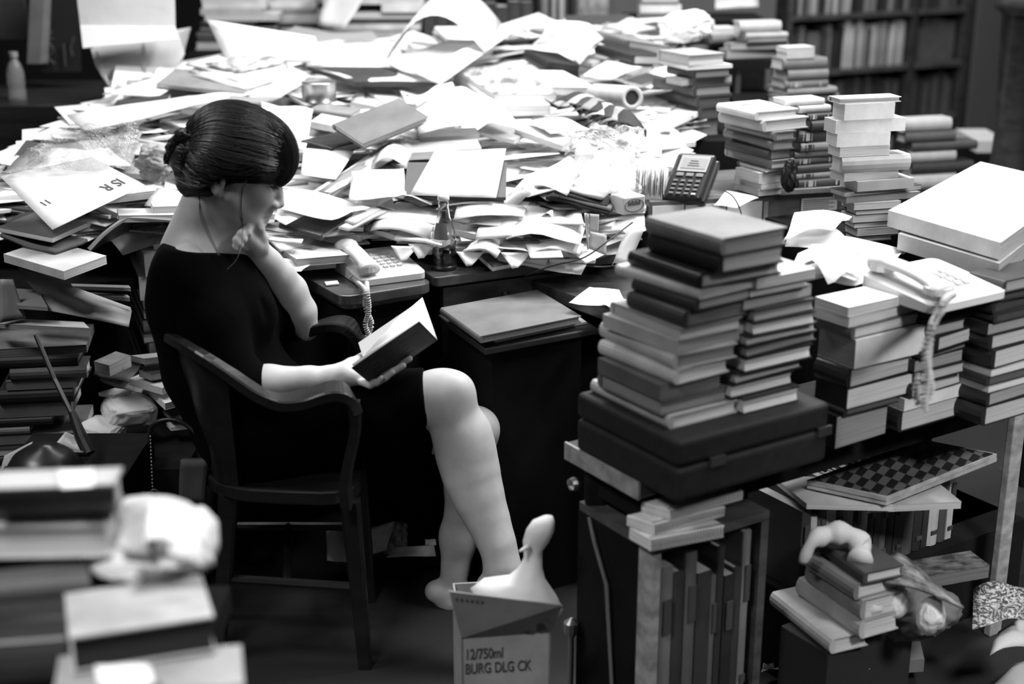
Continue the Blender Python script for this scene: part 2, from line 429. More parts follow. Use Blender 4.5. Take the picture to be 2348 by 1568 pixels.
# near hand: palm up under the book, fingers stretched below the cover, thumb over the pages
pR = W(815, 858, 2.89)
B.cone(wrR, W(792, 860, 2.89), .025, .026, .02); B.cone(W(795, 858, 2.905), W(838, 862, 2.905), .022, .016, .015)
B.cone(W(800, 862, 2.875), W(835, 870, 2.87), .020, .014, .015)
B.chain([W(785, 850, 2.90), W(806, 836, 2.915), W(826, 822, 2.93), W(842, 806, 2.945)], [.018, .015, .0095, .0075], .008)
def chainf(pts, r=.0088): B.chain([W(*p) for p in pts], [r * 1.08, r, r * .92, r * .8][:len(pts)], .003)
chainf([(838, 858, 2.905), (876, 856, 2.895), (908, 838, 2.89), (940, 822, 2.888)])
chainf([(840, 868, 2.885), (872, 868, 2.87), (900, 852, 2.862), (925, 838, 2.86)])
chainf([(836, 874, 2.868), (862, 878, 2.85), (884, 866, 2.842), (900, 853, 2.84)], .0082)
chainf([(828, 876, 2.852), (848, 884, 2.834), (864, 877, 2.826), (874, 866, 2.824)], .0074)
# far hand: loose fist under the chin
B.cone(wrL, W(582, 556, 3.05), .025, .027, .02); B.cone(W(590, 562, 3.03), W(572, 545, 3.02), .02, .02, .015)
def chaing(pts, r=.0102): B.chain([W(*p) for p in pts], [r * 1.1, r, r * .95, r * .8], .003)
chaing([(592, 538, 3.045), (582, 520, 3.03), (568, 521, 3.005), (570, 535, 2.995)])
chaing([(578, 546, 3.03), (564, 530, 3.01), (553, 536, 2.99), (560, 549, 2.985)])
chaing([(568, 556, 3.02), (552, 543, 3.0), (543, 550, 2.985), (551, 561, 2.98)])
chaing([(562, 567, 3.015), (547, 558, 3.0), (540, 564, 2.985), (547, 572, 2.98)], .0078)
B.chain([W(602, 570, 3.04), W(602, 545, 3.03), W(596, 524, 3.02), W(594, 512, 3.02)], [.015, .0115, .0095, .0078], .006)
V, Q = B.mesh(1)
np_mesh('body', V, Q, mat('skin', .50, .5), woman, WB)
del B, V, Q
# brows and lashes: thin dark arcs
for s in (-1, 1):
    hb = MB(); hb.tube([hq(.087, s * .016, .0045), hq(.0895, s * .026, .0005), hq(.0865, s * .037, -.0005), hq(.078, s * .045, .001)], .0022, 5)
    for i in range(9):
        a = hq(.0885 - .0015 * abs(i - 2), s * (.017 + .0035 * i), .0005); hb.tube([a, a + (hf * .9 + hl * s * .1 * i - hu * .45).normalized() * .011], [.0012, .0003], 4)
    hb.ob('eyelashes', mat('plain', .01, .6), woman)
# ---------------------------------------------------------------- dress
D = SDF((-0.95, 2.66, 0.30), (0.06, 3.36, 1.02), .005)
D.ell(pel, (.142, .178, .112), k=.05)
D.cone(pel, wai, .128, .115, .06, flat=((0, 1, 0), .78)); D.cone(wai, che, .115, .128, .06, flat=((0, 1, 0), .74))
D.cone(che + Vector((0, 0, 0)), (shR + shL) / 2, .122, .085, .05, flat=((0, 1, 0), .7))
D.cone(neckB + Vector((-.02, -.03, -.03)), shR, .062, .063, .05); D.cone(neckB + Vector((.0, .04, -.03)), shL, .06, .058, .05)
D.ell(W(430, 660, 3.0), (.075, .11, .10), k=.05)                       # rounded upper back
D.ell(W(560, 720, 3.0), (.07, .055, .06), k=.04); D.ell(W(575, 715, 3.12), (.07, .055, .06), k=.04)
D.chain([shR, shR.lerp(elR, .45), elR + Vector((.0, 0, .0))], [.062, .062, .052], .03)
D.cone(elR, elR.lerp(wrR, .12), .05, .046, .02)
D.chain([shL, shL.lerp(elL, .4), shL.lerp(elL, .72)], [.06, .06, .056], .03)
D.chain([hipR, hipR.lerp(kneeR, .5), kneeR + Vector((-.055, 0, -.006))], [.115, .092, .066], .05)
D.chain([hipL, hipL.lerp(kneeL, .5), kneeL + Vector((-.15, 0, .0))], [.11, .09, .07], .05)
D.cone((hipR + hipL) / 2, (kneeR + kneeL) / 2 + Vector((-.1, 0, .01)), .10, .07, .06)
for i in range(9):          # folds fanning over the lap and from the shoulder
    a = W(600 + i * 9, 690 + i * 16, 2.97 - i * .008); b = W(690 + i * 18, 900 - i * 6, 2.9 + i * .004)
    D.cone(a, b, .003, .004, .016, sub=True)
n1 = (W(540, 588, 2.96) - W(388, 574, 2.9)).cross(W(470, 556, 3.14) - W(388, 574, 2.9)).normalized()
if n1.z < 0: n1 = -n1
D.cut(W(388, 574, 2.9), n1)
hem = kneeR + Vector((-.045, 0, -.01)); D.cut(hem, Vector((1, .0, .12)).normalized())
V, Q = D.mesh(2); np_mesh('dress', V, Q, mat('cloth', .004, .95), woman, WB); del D, V, Q
# ---------------------------------------------------------------- hair
E = SDF(HC - Vector((.18, .13, .15)), HC + Vector((.16, .13, .16)), .003)
E.ell(hp(-.012, 0, .047), (.113, .088, .092), HR, k=.0)                # cap
E.ell(hp(.045, 0, .050), (.066, .074, .064), HR, k=.03)                # full fringe
E.ell(hp(.083, 0, .028), (.024, .050, .030), HR, k=.03)
E.ell(hp(-.088, 0, -.045), (.036, .05, .048), HR, k=.03)
E.ell(hp(-.055, -.03, -.005), (.05, .058, .055), HR, k=.03); E.ell(hp(-.055, .03, -.005), (.05, .05, .055), HR, k=.03)
E.ell(hp(-.045, 0, -.045), (.045, .055, .04), HR, k=.03)               # nape
E.ell(hp(.0, -.066, .028), (.06, .022, .03), HR, k=.02); E.ell(hp(.0, .066, .028), (.06, .022, .03), HR, k=.02)
E.ell(hp(-.112, -.008, .002), (.040, .046, .050), HR, k=.014)          # bun
for i in range(7):
    t = i * .9; E.ell(hp(-.122 + .022 * math.cos(t), -.018 + .026 * math.sin(t), .010 + .034 * math.sin(t * 1.7)), (.014, .014, .014), HR, k=.005)
# face opening and ear clearance
E.ell(hp(.073, 0, -.068), (.074, .11, .062), HR, k=.006, sub=True)
E.ell(hp(-.010, -.1, -.050), (.032, .040, .030), HR, k=.006, sub=True); E.ell(hp(-.010, .1, -.050), (.032, .040, .030), HR, k=.006, sub=True)
rr = random.Random(4)
V, Q = E.mesh(1)
loc = (V - np.array(HC)) @ HR
th = np.arctan2(loc[:, 1], loc[:, 2]); uv = np.stack([th / 3.0 + loc[:, 0] * 1.2, loc[:, 0] * 6], 1)
hair = np_mesh('hair', V, Q, mat('hair', .02, .38), woman, WB, uv); del E
from mathutils.bvhtree import BVHTree
bvh = BVHTree.FromPolygons([tuple(v) for v in V], [tuple(int(k) for k in q) for q in Q])
st = MB(); st2 = MB()
def strand(pts, r=.0006, m=None, snap=None):
    p = cat(pts, 5)
    if snap is not None:
        q = []
        for a in p:
            c, n, _, _ = bvh.find_nearest(a); q.append(c + n * snap)
        p = q
    (m or st).tube(p, r, 3, cap=False)
for i in range(6000):
    k = rr.random(); m = st if rr.random() < .6 else st2; sn = rr.uniform(-.0003, .0016) if rr.random() < .93 else rr.uniform(.002, .005)
    if k < .52:               # swept back over the side to the bun
        s_ = -1 if rr.random() < .8 else 1; a = rr.uniform(.0, 1.75)
        z, y = .047 + .093 * math.cos(a), s_ * .090 * math.sin(a); x0 = rr.uniform(-.03, .09); w1 = rr.uniform(-.006, .006)
        strand([hp(x0, y * .9, z), hp(-.02 + w1, y, z - .006 + w1), hp(-.07, y * .8, z * .78), hp(-.105, y * .4 - .005, z * .35 + w1)], rr.uniform(.00025, .0005), m, sn)
    elif k < .82:            # fringe from the parting down over the brow
        y = rr.uniform(-.075, .072); c = math.sqrt(max(0, 1 - (y / .09) ** 2)); sw = rr.uniform(-.006, .006)
        strand([hp(.03 + sw, y * .55, .137 * c + .002), hp(.070, y * .9 + sw, .110 * c), hp(.100, y, .066 * c + .006), hp(.108, y * 1.02, .034), hp(.100, y * 1.03 + sw, rr.uniform(-.016, .004))], rr.uniform(.00025, .0005), m, sn)
    elif k < .88:             # lower sweep from temple to nape
        z = rr.uniform(-.06, .035); x0 = rr.uniform(.0, .07); x1 = rr.uniform(-.135, -.05); strand([hp(x0, -.07, z + .02 + rr.uniform(-.01, .02)), hp(x0 * .3, -.085, z + .004), hp(-.035, -.08, z - .004), hp(-.06, -.07, z - .0 + rr.uniform(-.01, .01)), hp(x1, -.05, z + rr.uniform(-.02, .03))], rr.uniform(.00025, .0005), m, sn)
    else:                    # loose curls round the bun
        t = rr.uniform(0, 6.3); R0 = rr.uniform(.025, .046)
        strand([hp(-.115 + R0 * .8 * math.cos(t + j * .7), -.014 + R0 * math.sin(t + j * .7), .006 + R0 * math.sin(t * 2 + j * .8)) for j in range(4)], .0005, m, sn if rr.random() < .7 else None)
for j in range(3):           # wisps down the neck and the lock before the ear
    strand([hp(-.06 - j * .004, -.055, -.055), W(458 + j * 3, 490, 2.975), W(474 + j * 3, 535, 2.96), W(500 + j * 2, 585, 2.925)], .0007)
strand([hp(.03, -.078, .0), W(556, 440, 2.95), W(553, 490, 2.955), W(556, 540, 2.95), W(545, 590, 2.92), W(520, 618, 2.9)], .0006, st2)
for j in range(9):
    e = rr.uniform(-3, 3); strand([hp(.034, -.079, .012), W(554 + e, 436, 2.952), W(551 + e, 480, 2.957), W(556 + e, 520 + rr.uniform(-15, 8), 2.957)], .0004)
st.ob('hair_strands', mat('plain', .018, .45), hair); st2.ob('hair_strands', mat('plain', .06, .36), hair)  # paler strands carry some of the hair's sheen in their colour

# ---------------------------------------------------------------- open paperback in her hand
S1, S2 = W(1003, 779, 2.93), W(853, 882, 2.87)
Bp, Ap = W(962, 737, 2.83), W(812, 843, 2.775)
Fp, Ep = W(970, 686, 3.0), W(838, 798, 2.95)
bk = thing('open_book', 'open dark-covered paperback in the seated woman\'s hand, pages turned towards her', 'book', (S1 + S2) / 2)
def leafblock(s1, s2, f1, f2, th, up):
    u = (f1 - s1); nrm = (s2 - s1).cross(u).normalized()
    if nrm.dot(up) < 0: nrm = -nrm
    vs = []; fs = []; n = 7
    for i in range(n):
        t = i / (n - 1); bulge = math.sin(t * math.pi * .9) * .012
        for e, (a, b) in enumerate(((s1, f1), (s2, f2))):
            p = a.lerp(b, t); vs.append(p + nrm * (.0008 + 0)); vs.append(p + nrm * (th * min(1, .5 + t) + bulge * .9))
    for i in range(n - 1):
        a = i * 4; b = a + 4
        fs += [(a, b, b + 1, a + 1), (a + 2, a + 3, b + 3, b + 2), (a + 1, b + 1, b + 3, a + 3), (a, a + 2, b + 2, b)]
    fs += [(0, 1, 3, 2), ((n - 1) * 4, (n - 1) * 4 + 2, (n - 1) * 4 + 3, (n - 1) * 4 + 1)]
    return vs, fs, nrm
upv = Vector((-.3, 0, 1))
m_ = MB(); v_, f_, nn1 = leafblock(S1, S2, Bp, Ap, .006, Vector((-.6, .6, .4))); m_.add(v_, f_)
v_, f_, nn2 = leafblock(S1, S2, Fp, Ep, .006, Vector((-.4, -.7, .3))); m_.add(v_, f_)
m_.ob('pages', mat('paper', .8), bk, True)
for f1, nn, t, nm in ((Bp, nn1, .012, 'cover'), (Fp, nn2, .6, 'inside_cover')):
    m_ = MB(); m_.box6(S1, S2 - S1, (f1 - S1) * 1.01, nn * -.0009); m_.ob(nm, mat('plain', t, .6), bk)
m_ = MB()           # small type on the back cover
for i in range(12):
    for j in range(2):
        t0 = .10 + j * .42; a = S1.lerp(S2, t0); b = S1.lerp(S2, t0 + (.30 if i % 3 else .2)); off = (Bp - S1) * (.12 + i * .055) - nn1 * .0013
        m_.box6(a + off, b - a, (Bp - S1) * .012, nn1 * -.0003)
m_.ob('cover_text', mat('plain', .09, .5), bk)
# ================================================================ armchair
DW = mat('wood', .012, .38)
ch = thing('armchair', 'dark wooden armchair with curved arms, the woman sitting in it', 'chair', (-.52, 3.02, 0))
r_near = [W(360, 748, 3.12), W(374, 764, 2.94), W(440, 803, 2.79), (W(520, 855, 2.745)), W(590, 903, 2.735), W(640, 922, 2.745), W(700, 915, 2.76), W(760, 897, 2.765), W(795, 905, 2.77), W(812, 940, 2.775)]
r_far = [W(362, 752, 3.12), W(420, 725, 3.2), W(520, 750, 3.22), W(640, 775, 3.2), W(700, 760, 3.17), W(760, 743, 3.15), W(800, 750, 3.14), W(826, 790, 3.14)]
for pts, wd in ((r_near, [.022] * 3 + [.03, .045, .06, .07, .075, .07, .06]), (r_far, [.022] * 3 + [.04, .06, .07, .07, .06])):
    c_ = cat(pts, 5); ww = []
    for i in range(len(c_)):
        t = i / (len(c_) - 1) * (len(wd) - 1); k = min(int(t), len(wd) - 2); ww.append(wd[k] + (wd[k + 1] - wd[k]) * (t - k))
    m_ = MB(); m_.bar(c_, (0, 0, 1), ww, .024); m_.ob('arm', DW, ch, smooth=False)
for pts in ([W(812, 925, 2.775), W(815, 985, 2.775), W(800, 1060, 2.77), W(792, 1110, 2.765), W(796, 1160, 2.765)], [W(826, 775, 3.14), W(828, 830, 3.14), W(818, 900, 3.14), W(805, 960, 3.14), W(805, 1030, 3.13)]):
    m_ = MB(); m_.bar(cat(pts, 5), (1, 0, .01), .05, .022); m_.ob('arm_support', DW, ch)
# seat
zs = .44; m_ = MB(); ring = []
for k in range(28):
    t = k * 2 * math.pi / 28; c_, s_ = math.cos(t), math.sin(t)
    a, b = .5 + .5 * math.copysign(abs(c_) ** .5, c_), .5 + .5 * math.copysign(abs(s_) ** .5, s_)
    q = Vector((-.655, 2.82)).lerp(Vector((-.32, 2.785)), a).lerp(Vector((-.765, 3.17)).lerp(Vector((-.35, 3.17)), a), b); ring.append((q.x, q.y))
cx_, cy_ = -.52, 3.03
vs = [(x, y, zs - .035) for x, y in ring] + [(x, y, zs) for x, y in ring] + [(cx_ + (x - cx_) * .85, cy_ + (y - cy_) * .85, zs - .008) for x, y in ring]
n = 28; fs = [tuple(range(n - 1, -1, -1))] + [(i, (i + 1) % n, n + (i + 1) % n, n + i) for i in range(n)] + [(n + i, n + (i + 1) % n, 2 * n + (i + 1) % n, 2 * n + i) for i in range(n)] + [tuple(range(2 * n, 3 * n))]
m_.add(vs, fs); bevel(m_.ob('seat', DW, ch), .006)
# curved back panel from the seat to the rail
back_top = [W(520, 857, 2.75), W(440, 806, 2.80), W(376, 768, 2.95), W(362, 752, 3.12), W(420, 727, 3.19)]
back_bot = [Vector((-.59, 2.825, zs)), Vector((-.64, 2.85, zs)), Vector((-.68, 2.95, zs)), Vector((-.72, 3.08, zs)), Vector((-.74, 3.15, zs))]
bt, bb = cat(back_top, 5), cat(back_bot, 5); vs = []; fs = []
for i, (a, b) in enumerate(zip(bt, bb)):
    for j in range(5):
        p = b.lerp(a, j / 4); q = p + (Vector((-.52, 3.03, p.z)) - p).normalized() * .012; vs += [p, q]
nb = len(bt)
for i in range(nb - 1):
    for j in range(4):
        a = (i * 5 + j) * 2; b = ((i + 1) * 5 + j) * 2; fs += [(a, a + 2, b + 2, b), (a + 1, b + 1, b + 3, a + 3)]
m_ = MB(); m_.add(vs, fs); m_.ob('backrest', DW, ch, smooth=True)
for x, y in ((-.62, 2.86), (-.35, 2.82), (-.37, 3.13), (-.72, 3.13)):
    m_ = MB(); m_.bar([Vector((x, y, zs - .03)), Vector((x + (.01 if x > -.5 else -.02), y, .22)), Vector((x + (.02 if x > -.5 else -.05), y, 0))], (0, 1, 0), [.042, .036, .03], [.042, .036, .03]); m_.ob('leg', DW, ch)
for a, b in (((-.64, 2.86, .2), (-.34, 2.82, .2)), ((-.74, 3.13, .2), (-.36, 3.13, .2)), ((-.5, 2.84, .2), (-.54, 3.13, .2))):
    m_ = MB(); m_.tube([a, b], .011, 8); m_.ob('stretcher', DW, ch)
# ================================================================ books, papers, stacks
_o = ['', 'first', 'second', 'third', 'fourth', 'fifth', 'sixth', 'seventh', 'eighth', 'ninth', 'tenth', 'eleventh', 'twelfth', 'thirteenth', 'fourteenth', 'fifteenth', 'sixteenth', 'seventeenth', 'eighteenth', 'nineteenth']
def ordw(n):
    if n < 20: return _o[n]
    t = ['twent', 'thirt', 'fort', 'fift', 'sixt'][n // 10 - 2]
    return t + 'ieth' if n % 10 == 0 else t + 'y-' + _o[n % 10]
ORD = ['topmost'] + [ordw(i) for i in range(2, 68)]
def tname(t): return 'black' if t < .05 else 'dark grey' if t < .16 else 'grey' if t < .38 else 'pale grey' if t < .6 else 'white'
def book_geo(O, U, V, n, h, spine, kind):
    """cover and page meshes for a closed book; spine: r = along U at v=0, l = along V at u=0, b = hidden far side, f = far V side"""
    O, U, V = Vector(O), Vector(U), Vector(V); n = Vector(n).normalized()
    if spine == 'l': O, U, V = O, V, U
    elif spine == 'b': O, U, V = O + U + V, -U, -V
    elif spine == 'f': O, U, V = O + U + V, -V, -U
    lu, lv = U.length, V.length; u, v = U / lu, V / lv; P = lambda a, b, c: O + u * a + v * b + n * c
    c, g = MB(), MB()
    if kind == 'h':
        t = min(.0028, h * .14); q = .004; bul = min(.006, h * .16)
        c.box6(P(0, q, 0), u * lu, v * (lv - q), n * t); c.box6(P(0, q, h - t), u * lu, v * (lv - q), n * t)
        pr = [(q + .004, t), (q, 0), (.0008, h * .04), (-bul * .7, h * .25), (-bul, h * .5), (-bul * .7, h * .75), (.0008, h * .96), (q, h), (q + .004, h - t)]
        k = len(pr); vs = [P(0, b, z) for b, z in pr] + [P(lu, b, z) for b, z in pr]
        f = [(i, i + 1, k + i + 1, k + i) for i in range(k - 1)] + [(0, k, 2 * k - 1, k - 1)]
        f += [tuple(range(k - 1, -1, -1)), tuple(range(k, 2 * k))]
        c.add(vs, f)
        ins = min(.004, lu * .02)
        pr = [(q + .001, t), (lv - ins, t), (lv - ins - min(.003, h * .12), h * .5), (lv - ins, h - t), (q + .001, h - t)]
        k = 5; vs = [P(ins, b, z) for b, z in pr] + [P(lu - ins, b, z) for b, z in pr]
        g.add(vs, [(i, (i + 1) % k, k + (i + 1) % k, k + i) for i in range(k)] + [tuple(range(k - 1, -1, -1)), tuple(range(k, 2 * k))])
    else:
        t = min(.0009, h * .2)
        c.box6(P(0, 0, 0), u * lu, v * lv, n * t); c.box6(P(0, 0, h - t), u * lu, v * lv, n * t); c.box6(P(0, -.0003, 0), u * lu, v * t, n * h)
        g.box6(P(.0004, t, t), u * (lu - .0008), v * (lv - t - .0006), n * (h - 2 * t))
    return c, g
def uv_box(o, U, V, O):
    me = o.data; l = me.uv_layers.new(name='UVMap'); w0 = Vector(o['_w']) if '_w' in o else o.location
    a, b = U / U.length_squared, V / V.length_squared
    for lp in me.loops:
        p = me.vertices[lp.vertex_index].co + w0 - O; l.data[lp.index].uv = (p.dot(a), p.dot(b))
def book(O, U, V, n, h, tone, spine='b', kind='h', page=.62, label=None, group=None, info=None, deco=None, name='book', catg='book', top=None):
    U, V = Vector(U), Vector(V); O = Vector(O)
    root = thing(name, label, catg, O + (U + V) * .5, group, info)
    c, g = book_geo(O, U, V, n, h, spine, kind)
    mk = 'cover' if top is None else top
    co = c.ob('cover', mat(mk, tone, .5 if tone > .2 else .42), root)
    if mk != 'cover': uv_box(co, U, V, O)
    g.ob('pages', mat('pages', page, .8), root)
    n = Vector(n).normalized()
    if deco == 'bands' and spine in 'rl':
        A, Bv = (U, V) if spine == 'r' else (V, U); o2 = -Bv.normalized() * min(.0068, h * .17)
        for f0, w0 in ((.12, .02), (.2, .1), (.34, .02), (.8, .03)):
            b = MB(); b.box6(O + A * f0 + o2 * 1.08 + n * h * .18, A * w0, -o2 * .5, n * h * .64)
            b.ob('spine_label' if w0 > .05 else 'spine_band', mat('plain', .5 if tone < .3 else .05, .6), root)
    if deco == 'title':
        b = MB()
        for f0, f1, w0, w1 in ((.25, .68, .5, .04), (.2, .58, .6, .05), (.3, .5, .4, .02)):
            b.box6(O + U * f0 + V * f1 + n * (h + .0001), U * w0, V * w1, n * .0004)
        b.ob('cover_title', mat('plain', .55 if tone < .3 else .08, .6), root)
    return root
def stack(desc, z0, yb, a, rows, group=None, x_ref=None, D=None):
    """rows from the bottom up: (left px, corner px, right px, height px, tone, spine, kind, extra yaw, page tone, deco)"""
    r0 = rows[0]; D0 = D or G(r0[1], yb, z0).y; yp = yb; z = z0; N = len(rows); out = []
    group = group or 'books of ' + desc
    for i, r in enumerate(rows):
        xl, xc, xr, hp_, tone = r[:5]; sp = r[5] if len(r) > 5 else 'b'; kd = r[6] if len(r) > 6 else 'h'
        da = r[7] if len(r) > 7 else 0; pg = r[8] if len(r) > 8 else .62; dc = r[9] if len(r) > 9 else None
        C = W(xc, yp, D0); C.z = z; C.x = (xc - 1174) / F * ((C.y) * CT + (H - z) * ST)
        an = math.radians(a + da); u = Vector((math.cos(an), math.sin(an), 0)); v = Vector((-math.sin(an), math.cos(an), 0))
        lu = abs(reach(C, u, xr)); lv = abs(reach(C, v, xl)); lu = max(.06, min(lu, .55)); lv = max(.06, min(lv, .42))
        zt = max(.003, W(xc, yp - hp_, D0).z - W(xc, yp, D0).z)
        k = N - 1 - i; th = 'thick ' if zt > .045 else 'thin ' if zt < .016 else ''
        kn = {'h': 'hardback', 'p': 'paperback', 'm': 'magazine'}[kd]
        where = ('topmost' if k == 0 else ORD[k] + ' from top' if i else 'lowest'); ds = desc.replace(' the ', ' ').replace('the ', '')
        out.append(book(C, u * lu, v * lv, (0, 0, 1), zt, tone, sp, 'h' if kd == 'h' else 'p', pg, f'{th}{tname(tone)} {kn}, {where} of {ds}' if len(f'{th}{kn} {where} {ds}'.split()) < 15 else f'{tname(tone)} {kn}, {where} of {ds}', group, None, dc,
             'magazine' if kd == 'm' else 'book', 'magazine' if kd == 'm' else 'book'))
        z += zt + .0004; yp -= hp_
    return z
# depth of the paper heap's surface at an image row
_hd = [(-60, 5.6), (40, 5.2), (90, 4.95), (150, 4.72), (250, 4.25), (350, 3.92), (450, 3.66), (530, 3.53), (610, 3.44), (700, 3.36)]
def HD(py):
    for (a, b), (c, d) in zip(_hd, _hd[1:]):
        if py <= c: return b + (d - b) * (py - a) / (c - a)
    return _hd[-1][1]
LASTP = [None, None]; _lift = [0]; BASE = [0]
def _plane(cx, cy, tilt, roll, lift, D=None):
    _lift[0] += .00012
    k = 1 if cy > 500 else 1 + (500 - cy) / 350 * 7 if cy > 150 else 8
    if D: k = 0
    p = W(cx, cy, (D or HD(cy) - BASE[0] * k) - lift * (1 if D or cy > 320 else 1.7) - _lift[0]); n = Vector((-roll, -.22 - tilt, 1)).normalized(); return p, n
def sheet(cs, tone=.8, tilt=0, roll=0, lift=0, bend=.004, kind='paper', label=None, noun=None, D=None, nrm=None, thick=.0006, curl=0, name='paper_sheet', catg='paper', group=None, marks=None, n=7):
    cx, cy = sum(c[0] for c in cs) / 4, sum(c[1] for c in cs) / 4
    p, nn = _plane(cx, cy, tilt, roll, lift, D); LASTP[:] = [p, nn]
    if nrm is not None: nn = Vector(nrm).normalized()
    P4 = [PL(x, y, p, nn) for x, y in cs]
    seed = random.Random(int(cx * 7 + cy * 13)); so = Vector((seed.uniform(0, 50), seed.uniform(0, 50), 0)); vs = []; uv = []
    for j in range(n):
        for i in range(n):
            s, t = i / (n - 1), j / (n - 1)
            q = P4[0] * (1 - s) * (1 - t) + P4[1] * s * (1 - t) + P4[2] * s * t + P4[3] * (1 - s) * t
            dz = mnoise.noise(so + Vector((s * 1.7, t * 1.7, 0))) * bend + math.sin(s * math.pi) * curl
            vs.append(q + nn * dz); uv.append((s, t))
    fs = [(j * n + i, j * n + i + 1, (j + 1) * n + i + 1, (j + 1) * n + i) for j in range(n - 1) for i in range(n - 1)]
    o = mesh_ob(name, vs, fs, mat(kind, tone, .7), None, True, None, p)
    l = o.data.uv_layers.new(name='UVMap')
    for lp in o.data.loops: l.data[lp.index].uv = uv[lp.vertex_index]
    m = o.modifiers.new('thickness', 'SOLIDIFY'); m.thickness = thick; m.offset = -1
    tag(o, label, catg, group, None, dict(px=(cx, cy), noun=noun or f'{tname(tone)} sheet of paper'))
    return o
def hbook(A, B, C, hpx, tone, spine='r', kind='h', tilt=0, roll=0, lift=0, label=None, noun=None, page=.65, D=None, deco=None, top=None, name='book', catg='book', group=None):
    """book lying on the heap: A near-left, B near-right, C far-right corners of its top face in the image"""
    cx, cy = (A[0] + C[0]) / 2, (A[1] + C[1]) / 2; p, n = _plane(cx, cy, tilt, roll, lift, D)
    a, b, c = (PL(q[0], q[1], p, n) for q in (A, B, C)); h = hpx * (b.y * CT + (H - b.z) * ST) / F * 1.03
    return book(a - n * h, b - a, c - b, n, h, tone, spine, kind, page, label, group, dict(px=(cx, cy), noun=noun or f'{tname(tone)} {"hardback book" if kind == "h" else "paperback book"}'), deco, name, catg, top)
def crumple(name, label, catg, c, r, tone=.75, kind='paper', seed=1, amp=.35, R=None, noun=None, sub=5, freq=2.2, info=None, boxy=1):
    bm = bmesh.new(); bmesh.ops.create_icosphere(bm, subdivisions=sub, radius=1); so = Vector((seed * 7.3, seed * 3.1, seed))
    for v in bm.verts:
        q = v.co.copy(); d = mnoise.ridged_multi_fractal(q * freq + so, .9, 2.1, 4, 1.0, 2.0) * amp * .5 + mnoise.noise(q * freq * .6 + so) * amp
        q = Vector([math.copysign(abs(c) ** boxy, c) for c in q]) * (1 + d - amp * .5); v.co = Vector((q.x * r[0], q.y * r[1], q.z * r[2]))
    me = bpy.data.meshes.new(name); bm.to_mesh(me); bm.free(); me.polygons.foreach_set('use_smooth', [True] * len(me.polygons)); me.materials.append(mat(kind, tone, .6))
    o = bpy.data.objects.new(name, me); link(o); o.location = c
    if R is not None: o.rotation_euler = R
    tag(o, label, catg, info=info); return o
def struct(o, name=None): o['kind'] = 'structure'; return o
# ================================================================ room shell
def slab(name, a, b, m): q = MB(); q.box(a, b); return struct(q.ob(name, m, origin=((a[0] + b[0]) / 2, (a[1] + b[1]) / 2, a[2])))
slab('floor', (-5, -1, -.1), (6, 9.2, 0), mat('floor', .010, .7))
slab('ceiling', (-5, -1, 3.0), (6, 9.2, 3.1), mat('wall', .2, .8))
slab('wall_back', (-5, 9.0, 0), (6, 9.2, 3), mat('wall', .02, .8))
slab('wall_left', (-3.4, -1, 0), (-3.2, 9, 3), mat('wall', .02, .8))
slab('wall_right', (5.0, -1, 0), (5.2, 9, 3), mat('wall', .1, .8))
slab('wall_front', (-5, -1.2, 0), (6, -1, 3), mat('wall', .04, .8))
# ---------------------------------------------------------------- desks
AU = math.radians(27); DU = Vector((math.cos(AU), math.sin(AU), 0)); DV = Vector((-DU.y, DU.x, 0))
dark = mat('wood', .025, .38); dark2 = mat('cloth', .010, .9)
def rslab(m, c, u, v, lu, lv, z0, z1, r=.03, mi=0):      # slab with rounded corners; c near corner
    pts = []
    for cx, cy, a0 in ((r, r, 180), (lu - r, r, 270), (lu - r, lv - r, 0), (r, lv - r, 90)):
        for k in range(6):
            t = math.radians(a0 + k * 18); pts.append(c + u * (cx + r * math.cos(t)) + v * (cy + r * math.sin(t)))
    n = len(pts); vs = [Vector((p.x, p.y, z0)) for p in pts] + [Vector((p.x, p.y, z1)) for p in pts]
    m.add(vs, [tuple(range(n - 1, -1, -1)), tuple(range(n, 2 * n))] + [(i, (i + 1) % n, n + (i + 1) % n, n + i) for i in range(n)], mi)
c1_ = G(783, 682, .76); c2_ = G(998, 637, .765)
dk = thing('desk', 'dark wooden desk with rounded corners under the telephone behind the woman', 'desk', (c1_.x, c1_.y + .2, 0))
a1 = math.radians(31); u1 = Vector((math.cos(a1), math.sin(a1), 0)); v1 = Vector((-u1.y, u1.x, 0))
m_ = MB(); rslab(m_, c1_ - u1 * 0, u1, v1, .245, .55, .735, .76, .035); rslab(m_, c1_ + u1 * .012 + v1 * .012, u1, v1, .22, .52, .722, .735, .03); bevel(m_.ob('desktop', mat('wood', .07, .3), dk), .003)
m_ = MB(); m_.box6(c1_ + u1 * .03 + v1 * .04 - Vector((0, 0, .56)), u1 * .19, v1 * .45, (0, 0, .522)); m_.ob('pedestal', dark2, dk)
for a in (.04, .19):
    for b in (.05, .44):
        m_ = MB(); q = c1_ + u1 * a + v1 * b; m_.bar([Vector((q.x, q.y, .2)), Vector((q.x, q.y, 0))], (0, 1, 0), .04, .04); m_.ob('leg', dark2, dk)
for k in range(1, 3):
    m_ = MB(); m_.box6(c1_ + u1 * .045 + v1 * .03 + Vector((0, 0, -.66 + k * .2)), u1 * .16, v1 * .012, (0, 0, .18)); dr = m_.ob('drawer', dark2, dk)
    m_ = MB(); m_.lathe(c1_ + u1 * .125 + v1 * .03 + Vector((0, 0, -.57 + k * .2)), [(.006, 0), (.008, .008), (.004, .014)], 10, -v1); m_.ob('knob', mat('metal', .3, .4), dr)
dk = thing('desk', 'long dark wooden desk carrying the glass bottle and the paper heap', 'desk', (.3, 3.8, 0))
